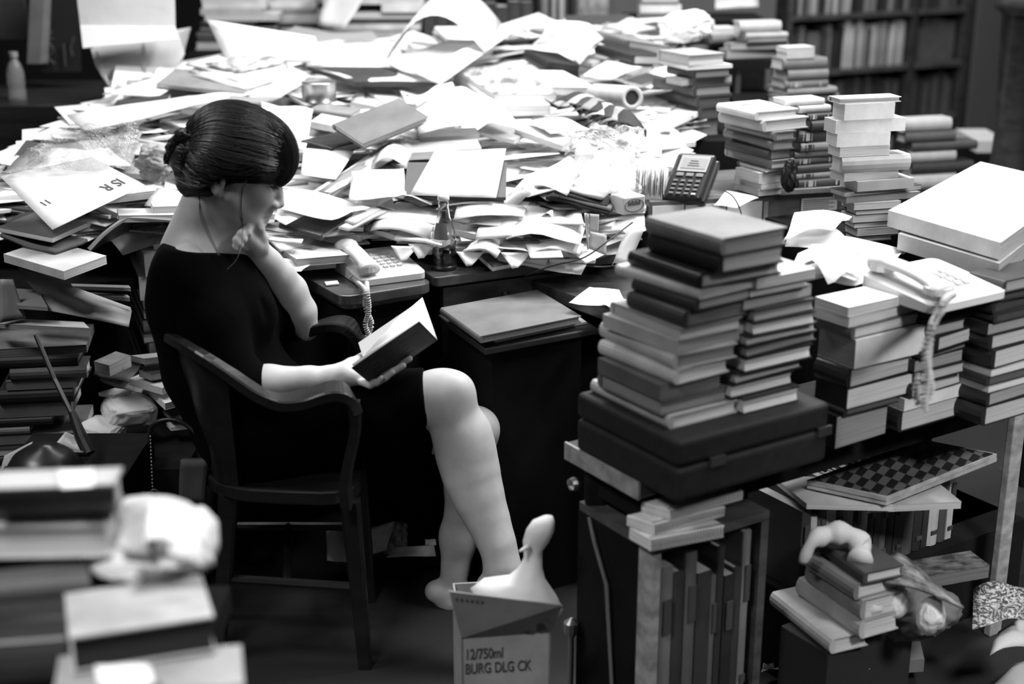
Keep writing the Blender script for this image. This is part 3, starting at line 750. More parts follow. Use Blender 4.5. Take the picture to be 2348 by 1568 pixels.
m_ = MB(); rslab(m_, c2_, DU, DV, .74, 1.38, .74, .765, .012); bevel(m_.ob('desktop', mat('wood', .06, .32), dk), .003)
m_ = MB(); m_.box6(c2_ + DU * .03 + DV * .03 - Vector((0, 0, .765)), DU * .02, DV * 1.3, (0, 0, .74)); m_.box6(c2_ + DU * .03 + DV * .05 - Vector((0, 0, .765)), DU * .69, DV * .02, (0, 0, .74)); m_.ob('panel', dark2, dk)
m_ = MB(); m_.box6(c2_ + DU * .03 + DV * .02 + Vector((0, 0, -.10)), DU * .36, DV * .02, (0, 0, .065)); dr = m_.ob('drawer', mat('wood', .08, .5), dk)
m_ = MB(); m_.lathe(c2_ + DU * .2 + DV * .02 + Vector((0, 0, -.07)), [(.006, 0), (.009, .008), (.004, .014)], 10, -DV); m_.ob('knob', mat('metal', .3, .4), dr)
# pull-out writing board with its ledger
pb = thing('writing_board', 'dark pull-out writing board of the desk, holding the grey ledger', 'desk board', G(1180, 740, .68))
lA, lB, lC = G(1112, 800, .675), G(1372, 752, .675), G(1250, 680, .675)
m_ = MB(); m_.box6(lA - Vector((0, 0, .016)), lB - lA, lC - lB, (0, 0, .016)); bevel(m_.ob('board', dark, pb), .003)
m_ = MB(); m_.box6(lA + (lB - lA) * .1 + (lC - lB) * .1 - Vector((0, 0, .675)), (lB - lA) * .8, (lC - lB) * .9, (0, 0, .655)); m_.ob('pedestal', dark2, pb)
o_ = G(1136, 786, .676); sheetA = MB(); sheetA.box6(o_, G(1345, 742, .676) - o_, G(1310, 718, .676) - G(1345, 742, .676), (0, 0, .005))
tag(sheetA.ob('paper_pad', mat('paper', .7), origin=o_), 'white paper strip sticking out under the grey ledger', 'paper')
a_, b_, c_ = G(1101, 771, .71), G(1333, 724, .71), G(1232, 664, .71)
book(a_ - Vector((0, 0, .017)), b_ - a_, c_ - b_, (0, 0, 1), .017, .18, 'l', 'h', .3, 'large flat grey ledger lying on the pull-out board of the desk', name='ledger', catg='book')
# right-hand table leaf
tl = thing('side_table', 'dark table leaf running towards the tall book stack, loose white paper on it', 'table', G(1400, 660, .70))
t1, t2, t3 = G(1203, 636, .72), G(1420, 716, .72), G(1640, 660, .72)
m_ = MB(); m_.box6(t1 - Vector((0, 0, .035)), t2 - t1, t3 - t2, (0, 0, .035)); bevel(m_.ob('table_top', mat('wood', .08, .4), tl), .003)
for f0, f1 in ((.05, .05), (.92, .05), (.92, .9), (.05, .9)):
    m_ = MB(); q = t1 + (t2 - t1) * f0 + (t3 - t2) * f1; m_.bar([Vector((q.x, q.y, .685)), Vector((q.x, q.y, 0))], (0, 1, 0), .05, .05); m_.ob('leg', dark2, tl)
# back tables under the heap
def table(label, a, b, z, m=dark2, cat_='table'):
    r = thing('table', label, cat_, ((a[0] + b[0]) / 2, (a[1] + b[1]) / 2, 0)); q = MB(); q.box((a[0], a[1], z - .03), (b[0], b[1], z)); bevel(q.ob('table_top', m, r), .004)
    for x in (a[0] + .04, b[0] - .04):
        for y in (a[1] + .04, b[1] - .04):
            q = MB(); q.bar([Vector((x, y, z - .03)), Vector((x, y, 0))], (0, 1, 0), .05, .05); q.ob('leg', m, r)
    return r
def ytable(label, o, lu, lv, z, m=dark2):
    r = thing('table', label, 'table', (o.x + DU.x * lu / 2, o.y + DU.y * lu / 2, 0)); o = Vector((o.x, o.y, 0)); q = MB(); q.box6(o + Vector((0, 0, z - .03)), DU * lu, DV * lv, (0, 0, .03)); bevel(q.ob('table_top', m, r), .004)
    for a in (.05, lu - .05):
        for b in (.05, lv - .05):
            q = MB(); p = o + DU * a + DV * b; q.bar([p + Vector((0, 0, z - .03)), p], (0, 1, 0), .05, .05); q.ob('leg', m, r)
ytable('dark table buried under the papers behind the reading woman', c2_ + DV * .42 - DU * 1.42, 1.38, .95, .74)
ytable('dark back table under the far crest of the paper heap', c2_ + DV * 1.42 - DU * .9, 1.3, .5, .74)
# file box with the card terminal
fb = thing('card_file', 'wooden card file box with white labels, under the card terminal', 'box', (.72, 3.72, .62))
f1_, f2_ = G(1490, 462, .90), G(1944, 436, .90)
fu = (f2_ - f1_); fv = Vector((-fu.y, fu.x, 0)).normalized() * .34
m_ = MB(); m_.box6(f1_ - Vector((0, 0, .26)), fu, fv, (0, 0, .26)); bevel(m_.ob('body', mat('wood', .12, .5), fb), .003)
m_ = MB(); m_.box6(f1_ + fu * .52 - fv.normalized() * .012, fu * .48, fv.normalized() * .016, (0, 0, .012)); m_.ob('rim', mat('wood', .22, .5), fb)
def label_card(xa, ya, xb, yb, tone=.8, text=False):
    s0 = reach(f1_, fu.normalized(), xa); s1 = reach(f1_, fu.normalized(), xb); z1 = .90 - (ya - 455) * .00115; z0 = .90 - (yb - 455) * .00115
    q = MB(); o = f1_ + fu.normalized() * s0 - fv.normalized() * .003; o.z = z0; q.box6(o, fu.normalized() * (s1 - s0), fv.normalized() * .002, (0, 0, z1 - z0)); c = q.ob('label_card', mat('paper', tone), fb)
    if text:
        q = MB()
        for k in range(6): q.box6(o - fv.normalized() * .0004 + fu.normalized() * .006 + Vector((0, 0, (z1 - z0) * (.12 + k * .14))), fu.normalized() * (s1 - s0 - .012) * (1 if k % 2 else .8), fv.normalized() * .0005, (0, 0, .0016))
        q.ob('writing', mat('plain', .1), c)
label_card(1496, 466, 1568, 530); label_card(1572, 468, 1664, 505); label_card(1668, 468, 1748, 545); label_card(1838, 468, 1920, 500, .55, True); label_card(1752, 470, 1762, 520, .4)
m_ = MB(); m_.box6((f1_.x + .0, f1_.y + .02, .03), (fu.x, fu.y, 0), (fv.x, fv.y, 0), (0, 0, .60)); tag(bevel(m_.ob('cabinet', dark2, origin=(f1_.x + .3, f1_.y + .2, 0)), .003), 'dark low cabinet standing beneath the wooden card file box', 'cabinet')
# ================================================================ right-hand foreground: table, suitcase and book stacks
a33 = math.radians(33); RU = Vector((math.cos(a33), math.sin(a33), 0)); RV = Vector((-RU.y, RU.x, 0))
TZ = .62
tc = G(1468, 1106, TZ); rt = thing('work_table', 'wooden table with pale edge beneath the black suitcase and book stacks', 'table', tc + RU * .5)
lv = reach(tc, RV, 1298); m_ = MB(); m_.box6(tc - Vector((0, 0, .035)), RU * 1.5, RV * lv, (0, 0, .035)); bevel(m_.ob('table_top', mat('wood', .03, .5), rt), .004)
m_ = MB(); m_.box6(tc - Vector((0, 0, .0355)) - RU * .004, RU * .005, RV * lv, (0, 0, .036)); m_.ob('edge_trim', mat('wood', .3, .5), rt)
m_ = MB(); m_.box6(tc + RU * .03 + RV * .02 - Vector((0, 0, .10)), RU * 1.4, RV * (lv - .05), (0, 0, .064)); m_.ob('apron', dark2, rt)
for f0, f1 in ((.04, lv - .05), (1.4, .05), (1.4, lv - .06)):
    m_ = MB(); q = tc + RU * f0 + RV * f1; m_.bar([Vector((q.x, q.y, TZ - .035)), Vector((q.x, q.y, 0))], (0, 1, 0), .045, .045); m_.ob('leg', dark2, rt)
m_ = MB(); m_.lathe(tc + RU * .0 + RV * (lv * .8) - Vector((0, 0, .07)), [(.008, 0), (.014, .012), (.012, .022), (.002, .028)], 12, -RU); m_.ob('drawer_knob', mat('metal', .5, .3), rt)
# suitcase
sz0, sz1 = TZ, .74
sc_ = G(1556, 1014, sz1); sc_.z = sz0; su = RU * reach(Vector((sc_.x, sc_.y, sz1)), RU, 1905); sv = RV * reach(Vector((sc_.x, sc_.y, sz1)), RV, 1322)
st_ = thing('suitcase', 'flat black suitcase with metal latches under the tall foreground book stack', 'suitcase', sc_ + (su + sv) * .5)
m_ = MB(); m_.box6(sc_, su, sv, (0, 0, .066)); bevel(m_.ob('body', mat('leather', .008, .75), st_), .01, 3)
m_ = MB(); m_.box6(sc_ + Vector((0, 0, .069)), su, sv, (0, 0, sz1 - sz0 - .069)); bevel(m_.ob('lid', mat('leather', .010, .75), st_), .01, 3)
for f in (.2, .92):
    m_ = MB(); m_.box6(sc_ + su * f - RV * .004 + Vector((0, 0, .055)), RU * .035, RV * .006, (0, 0, .018)); m_.ob('latch', mat('metal', .35, .4), st_)
S = 'the tall stack on the black suitcase'
stack(S, sz1, 985, 33, [
 (1357, 1535, 1691, 30, .5, 'l', 'h', 0, .8), (1372, 1515, 1668, 34, .14, 'b', 'h', 0, .28), (1371, 1512, 1650, 36, .12, 'l', 'p', 0, .25), (1375, 1548, 1672, 34, .6, 'l', 'h', 2, .8),
 (1377, 1545, 1690, 34, .5, 'l', 'h', -2, .3), (1382, 1552, 1705, 32, .5, 'l', 'p', 3, .45), (1400, 1560, 1700, 28, .45, 'b', 'h', 0, .55), (1440, 1568, 1714, 38, .06, 'l', 'h', 1, .25),
 (1450, 1596, 1790, 26, .05, 'l', 'h', 3, .5), (1412, 1604, 1806, 24, .7, 'l', 'h', 5, .7), (1442, 1602, 1792, 34, .02, 'l', 'h', 0, .6), (1488, 1650, 1798, 42, .02, 'l', 'h', 0, .6), (1482, 1655, 1804, 40, .26, 'l', 'h', 1, .42)])
S = 'the stack behind the suitcase\'s tall stack'
stack(S, sz1, 952, 33, [
 (1600, 1705, 1832, 36, .03, 'b', 'h', 0, .75), (1590, 1676, 1818, 32, .03, 'b', 'h', 0, .7), (1600, 1686, 1838, 26, .03, 'b', 'h', 2, .45), (1610, 1708, 1862, 34, .03, 'b', 'h', 0, .8), (1600, 1712, 1872, 26, .02, 'b', 'h', 3, .25),
 (1610, 1712, 1872, 24, .04, 'b', 'h', 0, .5), (1620, 1727, 1870, 30, .04, 'b', 'h', -2, .75), (1630, 1730, 1868, 28, .05, 'b', 'h', 0, .4), (1600, 1705, 1860, 26, .1, 'b', 'p', 2, .5), (1620, 1720, 1850, 22, .05, 'b'), (1640, 1735, 1870, 22, .6, 'b', 'p')])
S = 'the stack between suitcase and cream telephone'
stack(S, TZ, 1030, 33, [
 (1850, 1914, 2030, 74, .02, 'l', 'p', 2, .3), (1860, 1936, 2060, 16, .02, 'l', 'h', 0, .1), (1868, 1941, 2089, 46, .02, 'l', 'p', 0, .65), (1868, 1943, 2092, 46, .02, 'l', 'h', 2, .5),
 (1874, 1958, 2122, 66, .75, 'r', 'p', -1, .3), (1872, 1953, 2112, 28, .1, 'l', 'h', 1, .6), (1866, 1946, 2096, 24, .6, 'b', 'p', 3), (1868, 1944, 2074, 22, .8, 'b', 'p', 0)])
S = 'the stack beneath the cream telephone'
stack(S, TZ, 992, 33, [
 (1990, 2060, 2198, 48, .02, 'l', 'h', 0, .5), (2000, 2072, 2208, 28, .7, 'r', 'p'), (2010, 2085, 2205, 34, .02, 'l', 'h', 3, .55), (2030, 2105, 2210, 26, .02, 'l', 'h', 0, .45), (2020, 2096, 2205, 26, .03, 'l', 'p', 0, .3),
 (2040, 2112, 2230, 20, .02, 'l', 'h', 4, .2), (2060, 2146, 2240, 34, .02, 'l', 'h', 6, .5), (2050, 2135, 2212, 26, .02, 'l', 'h', 0, .35), (2050, 2120, 2230, 14, .02, 'l', 'h', 0, .05), (2040, 2124, 2240, 12, .02, 'l', 'h', 0, .05), (2030, 2130, 2250, 12, .02, 'l', 'h', 2, .05)])
S = 'the stack at the far right under the newspapers'
stack(S, TZ, 978, 33, [
 (2190, 2252, 2400, 44, .02, 'l', 'h', 0, .45), (2200, 2262, 2400, 32, .02, 'l', 'h', 2, .3), (2200, 2266, 2400, 14, .3, 'b', 'p'), (2195, 2262, 2400, 22, .03, 'l', 'h', -1, .1), (2200, 2272, 2400, 16, .3, 'b', 'p'),
 (2200, 2274, 2400, 44, .02, 'l', 'h', 2, .5), (2190, 2268, 2400, 34, .02, 'l', 'h', 0, .45), (2200, 2264, 2400, 26, .02, 'l', 'p', 0, .3), (2215, 2280, 2420, 22, .03, 'l', 'h', 0, .06), (2210, 2276, 2420, 26, .03, 'l', 'h', 2, .06),
 (2215, 2285, 2420, 20, .03, 'b', 'h', -2, .06), (2220, 2300, 2430, 28, .05, 'l', 'h', 0, .35)])
# very large volumes and newspapers on top at the right
zt_ = .985
def flat4(A, D_, C, z, h, tone, cut=1, **k):
    a, d, c = G(*A, z), G(*D_, z), G(*C, z); return book(a - Vector((0, 0, h)), (c - d) * cut, d - a, (0, 0, 1), h, tone, **k)
def flat(A, B, C, z, h, tone, **k):
    a, b, c = G(*A, z), G(*B, z), G(*C, z); return book(a - Vector((0, 0, h)), b - a, c - b, (0, 0, 1), h, tone, **k)
flat((2290, 640), (2400, 600), (2270, 520), .905, .034, .05, spine='l', page=.1, label='big dark patterned volume under the huge white-topped volumes at far right', top='picture')
flat4((2292, 604), (2060, 535), (2250, 420), .945, .036, .45, .6, spine='l', kind='p', page=.40, label='huge pale volume, second beneath the bare white top at far right')
flat4((2294, 556), (2037, 482), (2268, 360), .985, .036, .62, .9, spine='l', kind='p', page=.45, label='huge flat volume with bare white top at far right, above the cream telephone')
# white papers heaped between the stacks
for i, (cs, z) in enumerate([([(1825, 640), (1960, 660), (2060, 610), (1900, 585)], .905), ([(1820, 600), (1900, 640), (1990, 600), (1880, 560)], .94), ([(1800, 560), (1960, 600), (1975, 560), (1830, 500)], .93), ([(1795, 545), (1905, 530), (1955, 492), (1820, 505)], .96), ([(1770, 640), (1960, 650), (1990, 590), (1830, 575)], .92), ([(1860, 620), (2050, 600), (2080, 570), (1900, 560)], .90)]):
    sheet(cs, .82, D=G(sum(c[0] for c in cs) / 4, sum(c[1] for c in cs) / 4, z).y, bend=.03, curl=.008, tilt=-.1, label=['white paper flowing down onto the short pale stack', 'rumpled white paper between tall stack and cream telephone', 'curled white paper spilling beside the suitcase stack, lowest layer', 'white paper standing highest behind the suitcase stack', 'white paper sheet lying across the stack right of the suitcase pile', 'white paper sheet touching the cream telephone'][i])
# ---------------------------------------------------------------- telephones
def phone(label, c, sc, yaw, tone, catg='telephone', ku=.82, kv=1, kh=1):
    r = thing('telephone', label, catg, c); u = Vector((math.cos(yaw), math.sin(yaw), 0)); v = Vector((-u.y, u.x, 0)); z = Vector((0, 0, 1))
    P = lambda x, y, h: c + u * x * sc * ku + v * y * sc * kv + z * h * sc * kh
    m_ = MB(); pts = []
    for cx, cy, a0 in ((.02, .02, 180), (.19, .02, 270), (.19, .19, 0), (.02, .19, 90)):
        for k in range(5):
            t = math.radians(a0 + k * 22.5); pts.append((cx + .02 * math.cos(t), cy + .02 * math.sin(t)))
    n = len(pts); vs = [P(x, y, 0) for x, y in pts] + [P(x, y, .022 + y * .16) for x, y in pts] + [P(.105 + (x - .105) * .95, .105 + (y - .105) * .95, .028 + y * .16) for x, y in pts]
    m_.add(vs, [tuple(range(n - 1, -1, -1)), tuple(range(2 * n, 3 * n))] + [(i, (i + 1) % n, n + (i + 1) % n, n + i) for i in range(n)] + [(n + i, n + (i + 1) % n, 2 * n + (i + 1) % n, 2 * n + i) for i in range(n)])
    pl = mat('plain', tone, .35); m_.ob('body', pl, r)
    m_ = MB(); hs = cat([P(.034, .008, .052), P(.034, .03, .066), P(.034, .07, .082), P(.034, .12, .092), P(.034, .165, .094), P(.034, .2, .088)], 4)
    nh = len(hs); m_.tube(hs, [((.019, .027) if i < 4 or i > nh - 6 else (.012, .022)) for i in range(nh)], 14, up=z)
    hd = m_.ob('handset', pl, r, True)
    m_ = MB(); m_.tube([P(.034, .025, .048), P(.034, .025, .068)], .026 * sc, 14); m_.ob('mouthpiece', pl, hd)
    m_ = MB(); m_.tube([P(.034, .178, .07), P(.034, .178, .094)], .026 * sc, 14); m_.ob('earpiece', pl, hd)
    for i in range(3):
        for j in range(4):
            m_ = MB(); x, y = .100 + i * .022, .055 + j * .022; m_.box6(P(x, y, .028 + y * .16), u * .012 * sc, (v + z * .16) * .012 * sc, z * .005 * sc); m_.ob('key', mat('plain', tone * .75, .4), r)
    m_ = MB(); m_.box6(P(.098, .150, .0525), u * .057 * sc, (v + z * .16) * .026 * sc, z * .002 * sc); m_.ob('number_card', mat('paper', .5), r)
    return r, P
def coil(name, path, r, turns, wire, tone, parent=None, label=None):
    pts = cat(path, 24); L = [0]
    for a, b in zip(pts, pts[1:]): L.append(L[-1] + (b - a).length)
    out = []; n = int(turns * 9)
    for i in range(n):
        s = L[-1] * i / (n - 1); k = 0
        while k < len(L) - 2 and L[k + 1] < s: k += 1
        f = (s - L[k]) / max(L[k + 1] - L[k], 1e-9); p = pts[k].lerp(pts[k + 1], f); t = (pts[k + 1] - pts[k]).normalized()
        a = t.orthogonal().normalized() if abs(t.z) > .99 else t.cross(Vector((0, 0, 1))).normalized(); b = t.cross(a); th = i / 9 * 2 * math.pi
        out.append(p + a * r * math.cos(th) + b * r * math.sin(th))
    m_ = MB(); m_.tube(out, wire, 5); o = m_.ob(name, mat('plain', tone, .4), parent, True, origin=path[0]); return o
p1c = G(826, 658, .762)
ph, P1 = phone('pale telephone on the desk between the woman and the glass bottle', p1c, .90, math.radians(27), .62, ku=.92, kh=.74)
zd = .765
cc = [P1(.02, .0, .012), W(842, 668, 3.12), W(846, 710, 3.10), W(838, 745, 3.10), W(850, 780, 3.10), W(848, 815, 3.1)]
coil('coiled_cord', cc, .0046, 62, .0020, .5, ph)
cc = [P1(-.005, .06, .02), P1(.0, .02, .01), W(838, 668, 3.12), W(838, 705, 3.11), W(852, 742, 3.11), W(840, 780, 3.11), W(842, 815, 3.11)]
coil('coiled_cord', cc, .0046, 66, .0020, .5, ph)
p2c = G(2139, 722, .895); ph, P2 = phone('cream telephone on the foreground book stack at right, cord hanging down', p2c, 1.1, math.radians(33), .7, ku=.95, kv=.84, kh=.62)
cc = [P2(.045, -.005, .05), W(2166, 690, 2.36), W(2140, 745, 2.35), W(2122, 800, 2.34), W(2126, 860, 2.34), W(2118, 940, 2.34)]
coil('coiled_cord', cc, .005, 62, .0024, .45, ph)
cc = [P2(.02, -.005, .01), W(2138, 745, 2.37), W(2128, 830, 2.36), W(2134, 900, 2.36), W(2108, 925, 2.36), W(2100, 890, 2.37), W(2108, 860, 2.38)]
coil('coiled_cord', cc, .005, 62, .0024, .45, ph)
# ---------------------------------------------------------------- bookcase under the table
BZ = .50; bc = G(1500, 1252, BZ); lb = reach(bc, RU, 1765); vb = reach(bc, RV, 1447)
bs = thing('bookcase', 'low open bookcase with pale front post, under the wooden table', 'bookcase', bc + RU * .2)
wm = mat('wood', .07, .5)
m_ = MB(); m_.box6(bc - Vector((0, 0, .018)), RU * lb, RV * .24, (0, 0, .018)); m_.ob('top_board', wm, bs)
m_ = MB(); m_.box6(Vector((bc.x, bc.y, .0)) + RV * .045, RU * .018, RV * .19, (0, 0, BZ - .02)); m_.ob('side_panel', dark2, bs)
m_ = MB(); m_.box6(Vector((bc.x, bc.y, .0)), RU * .018, RV * .045, (0, 0, BZ - .02)); m_.ob('front_post', mat('wood', .34, .5), bs)
m_ = MB(); m_.box6(Vector((bc.x, bc.y, .0)) + RU * (lb - .02), RU * .02, RV * .24, (0, 0, BZ - .02)); m_.ob('side_panel', wm, bs)
m_ = MB(); m_.box6(Vector((bc.x, bc.y, .05)) + RU * .022, RU * (lb - .042), RV * .24, (0, 0, .018)); m_.ob('shelf', wm, bs)
m_ = MB(); m_.box6(Vector((bc.x, bc.y, .0)) + RV * .235, RU * lb, RV * .008, (0, 0, BZ - .02)); m_.ob('back_panel', dark2, bs)
rr = random.Random(21)
def upright(row, c, u, v, length, z, hmin, hmax, tones, desc, group, dmin=.13, dmax=.19, wmin=.014, wmax=.038, seed=1, deco=True, lean=0):
    r = random.Random(seed); x = .002; items = []
    while True:
        w_ = r.uniform(wmin, wmax)
        if x + w_ > length: break
        items.append((x, w_, r.uniform(hmin, hmax), r.uniform(dmin, dmax), tones[len(items) % len(tones)] if isinstance(tones, tuple) else r.choice(tones))); x += w_ + .001
    for i, (x, w_, h_, d_, t) in enumerate(items):
        o = c + u * x + v * .008; o.z = z
        ln = lean * (1 if i % 5 == 3 else 0)
        root = book(o, Vector((0, 0, 1)) * h_ + u * ln * h_, v * d_, u, w_, t, 'r', 'h' if i % 3 else 'p', .4,
            f'{tname(t)} book, {ORD[i]} from left {desc}' if i else f'{tname(t)} book, leftmost {desc}', group)
        if deco and i % 2 == 0:
            zz = Vector((0, 0, 1))
            for f0, f1 in ((.15, .05), (.62, .2)):
                b = MB(); b.box6(o + zz * h_ * f0 + u * w_ * .2 - v * .0072, u * w_ * .6, v * .003, zz * h_ * f1); b.ob('spine_label', mat('plain', .07 if t < .3 else .05, .5), root)
    return items
upright(0, bc + RU * .024, RU, RV, lb - .046, .068, .30, .40, [.03, .05, .08, .12, .04, .2], 'in the low bookcase under the table', 'books in the low bookcase', seed=5)
# spiral pads on the bookcase
def pad(A, B, C, z, h, tone, label, wire=True):
    a, b, c = G(*A, z), G(*B, z), G(*C, z); r = thing('spiral_notebook', label, 'notebook', (a + c) / 2)
    m_ = MB(); m_.box6(a - Vector((0, 0, h)), b - a, c - b, (0, 0, h)); bevel(m_.ob('pages', mat('pages', tone, .7), r), .002)
    if wire:
        u = (b - a); n = 26; m_ = MB()
        for k in range(n):
            o = a + u * ((k + .5) / n) - Vector((0, 0, h / 2)); w = (c - b).normalized()
            m_.tube([o + w * (.006 + math.cos(t) * -.008) + Vector((0, 0, math.sin(t) * (h / 2 + .002))) for t in [j * math.pi / 4 for j in range(9)]], .0012, 4)
        m_.ob('wire_spiral', mat('metal', .5, .3), r)
pad((1492, 1236), (1662, 1204), (1610, 1176), BZ + .026, .026, .8, 'thick white spiral notebook lying lowest on the low bookcase')
pad((1500, 1202), (1664, 1160), (1600, 1140), BZ + .05, .022, .8, 'white spiral notebook lying on the thick spiral notebook')
pad((1536, 1170), (1706, 1124), (1640, 1105), BZ + .072, .02, .8, 'topmost white spiral notebook under the suitcase')
# leaning stick
m_ = MB(); m_.tube([W(1350, 1185, 2.55), W(1362, 1240, 2.53), W(1390, 1340, 2.5), Vector((W(1418, 1470, 2.48).x, 2.48, .0))], [.0035, .004, .004, .0035], 8)
tag(m_.ob('walking_stick', mat('plain', .14, .4), origin=W(1418, 1470, 2.48)), 'thin worn stick leaning beside the low bookcase', 'stick')
m_ = MB(); m_.lathe(Vector((W(1312, 1290, 2.6).x, 2.6, .0)), [(.04, 0), (.04, .02), (.006, .03), (.006, .20), (.016, .215), (.016, .235), (.003, .245)], 12)
tag(m_.ob('finial_stand', mat('metal', .4, .35), origin=W(1312, 1290, 2.6)), 'small stand with a metal knob left of the leaning stick', 'stand')
# lower right: checkerboard over a row of books
m_ = MB(); lsu = G(1832, 1358, .22); m_.box6(Vector((lsu.x, lsu.y, 0)) - RU * .02 - RV * .02, RU * .75, RV * .3, (0, 0, .215))
tag(m_.ob('crate', dark2, origin=lsu), 'dark low crate carrying the upright books under the checkerboard', 'crate')
upright(0, lsu, RU, RV, .50, .217, .17, .20, (.04, .5, .08, .5, .06, .3, .12, .5, .04, .06, .12, .03, .05, .1, .03), 'in the row under the checkerboard', 'upright books under the checkerboard', wmin=.018, wmax=.036, seed=12)
flat((1850, 1155), (2050, 1160), (1960, 1095), .43, .012, .55, spine='l', kind='p', page=.6, label='white folder lying askew on the upright books under the checkerboard', name='folder', catg='folder')
flat((1990, 1160), (2205, 1150), (2150, 1105), .425, .016, .4, spine='b', kind='p', page=.5, label='pale pad under the back of the checkerboard', name='notepad', catg='notepad')
a_, b_, c_ = G(2032, 1140, .455), G(2286, 1040, .455), G(2110, 1006, .455)
cb = thing('checkerboard', 'folded dark checkerboard lying on the row of upright books', 'game board', (a_ + c_) / 2)
for k in range(2):
    m_ = MB(); o = a_ - Vector((0, 0, .009 + .0105 * k)) + (b_ - a_) * .006 * k; m_.box6(o, b_ - a_, c_ - b_, (0, 0, .009)); bb = m_.ob('board_half', mat('wood', .4, .5), cb)
m_ = MB(); m_.box6(a_ + (b_ - a_) * .02 + (c_ - b_) * .02, (b_ - a_) * .96, (c_ - b_) * .96, (0, 0, .0012)); q = m_.ob('playing_field', mat('checker', .10, .45), cb); uv_box(q, b_ - a_, c_ - b_, a_)
# standing plank
m_ = MB(); q = G(2306, 1290, .0); q = Vector((W(2306, 1150, 2.95).x, 2.95, 0)); m_.box6(q, RU * .04, RV * .02, (0, 0, .60)); tag(bevel(m_.ob('plank', mat('wood', .3, .6), origin=q), .003), 'pale upright wooden plank right of the checkerboard', 'plank')
# leaning thick books, bag, magazines at the lower right
S = 'the slumped pile of thick books below the checkerboard'
stack(S, .20, 1500, 25, [(1768, 1905, 1990, 34, .5, 'l', 'h', -2), (1828, 1973, 2060, 42, .45, 'l', 'h', 1), (1849, 1975, 2070, 46, .28, 'l', 'h', 0), (1849, 1960, 2060, 36, .2, 'l', 'h', 2), (1858, 1981, 2070, 26, .06, 'l', 'h', -2)])
m_ = MB(); q = G(1905, 1500, .20); m_.box6(Vector((q.x, q.y, 0)) + RV * .005, RU * .25, RV * .14, (0, 0, .198)); tag(bevel(m_.ob('carton', mat('plain', .02, .7), origin=(q.x, q.y, 0)), .003), 'dark carton under the slumped pile of thick books', 'carton')
# white cloth loop
m_ = MB(); pts = cat([W(1840, 1290, 2.6), W(1862, 1244, 2.6), W(1895, 1226, 2.62), W(1940, 1224, 2.62), W(1974, 1250, 2.62), W(1972, 1285, 2.58)], 6)
m_.tube(pts, [(.010 + .016 * min(1, i / 12)) * (.85 + .15 * math.sin(i * .9)) for i in range(len(pts))], 12); o = m_.ob('cloth', mat('paper', .6), None, True, origin=pts[0])
tag(o, 'twisted white cloth looping over the slumped pile of thick books', 'cloth')
def bigsheet(cs, z, tone, label, kind='paper', bend=.02, curl=0, name='paper_sheet', catg='paper', **k):
    cx, cy = sum(c[0] for c in cs) / 4, sum(c[1] for c in cs) / 4
    return sheet(cs, tone, D=G(cx, cy, z).y, tilt=k.pop('tilt', -.22), bend=bend, curl=curl, kind=kind, label=label, name=name, catg=catg, **k)
bigsheet([(1996, 1330), (2210, 1394), (2120, 1310), (2030, 1278)], .34, .25, 'dark glossy magazine arching over the white bag at lower right', 'picture', .01, .02, 'magazine', 'magazine', thick=.006)
crumple('plastic_bag', 'crumpled white bag under the arching magazine at lower right', 'bag', G(2080, 1400, .22), (.10, .08, .06), .12, 'paper', 3, .3, freq=1.5)
for i, (x, y, t, r) in enumerate(((1985, 1375, .55, .036), (2050, 1365, .8, .034), (2130, 1400, .75, .034))):
    crumple('tissue_wad', ['crumpled pale paper wad beside the slumped thick books', 'bright white paper wad under the arching magazine', 'bright white paper wad right of the crumpled bag'][i], 'paper', G(x, y, .29) + Vector((0, -.02, .0)), (r * .8, r * .7, r * 1.05), t, 'paper', 11 + i, .2, freq=1.5)
bigsheet([(1850, 1568), (1990, 1550), (1990, 1450), (1880, 1450)], .12, .5, 'crumpled printed magazine at the bottom below the slumped books', 'mottle', .06, .02, 'magazine', 'magazine', tilt=.2)
bigsheet([(1745, 1548), (1800, 1530), (1800, 1515), (1750, 1525)], .03, .4, 'small torn pale paper scrap on the floor by the low bookcase', 'mottle', .02)
flat((2120, 1322), (2270, 1296), (2225, 1262), .25, .03, .12, spine='b', kind='p', page=.15, label='dark flat box with clear lid below the checkerboard at right', top='picture', name='flat_box', catg='box')
m_ = MB(); q = G(2130, 1400, 0); m_.box6(Vector((q.x, q.y, 0)) + RU * .02, RU * .4, RV * .3, (0, 0, .215)); tag(m_.ob('carton', mat('plain', .03, .7), origin=(q.x, q.y, 0)), 'black carton under the flat box with clear lid', 'carton')
bigsheet([(2230, 1440), (2348, 1418), (2348, 1345), (2232, 1352)], .18, .5, 'mottled printed wrapping paper near the bottom right corner', 'mottle', .02, .01)
bigsheet([(2270, 1500), (2360, 1480), (2360, 1420), (2290, 1440)], .14, .45, 'pale crinkled paper lying in front of the mottled wrapping', 'paper', .02, .01)
bigsheet([(2255, 1590), (2400, 1600), (2400, 1500), (2330, 1520)], .05, .35, 'grey board in the bottom right corner of the floor', 'paper', .004)
flat((2000, 1520), (2120, 1512), (2110, 1470), .06, .03, .15, spine='r', kind='p', page=.3, label='grey paperback on the floor below the crumpled white bag')
# ================================================================ the paper heap
rr = random.Random(7)
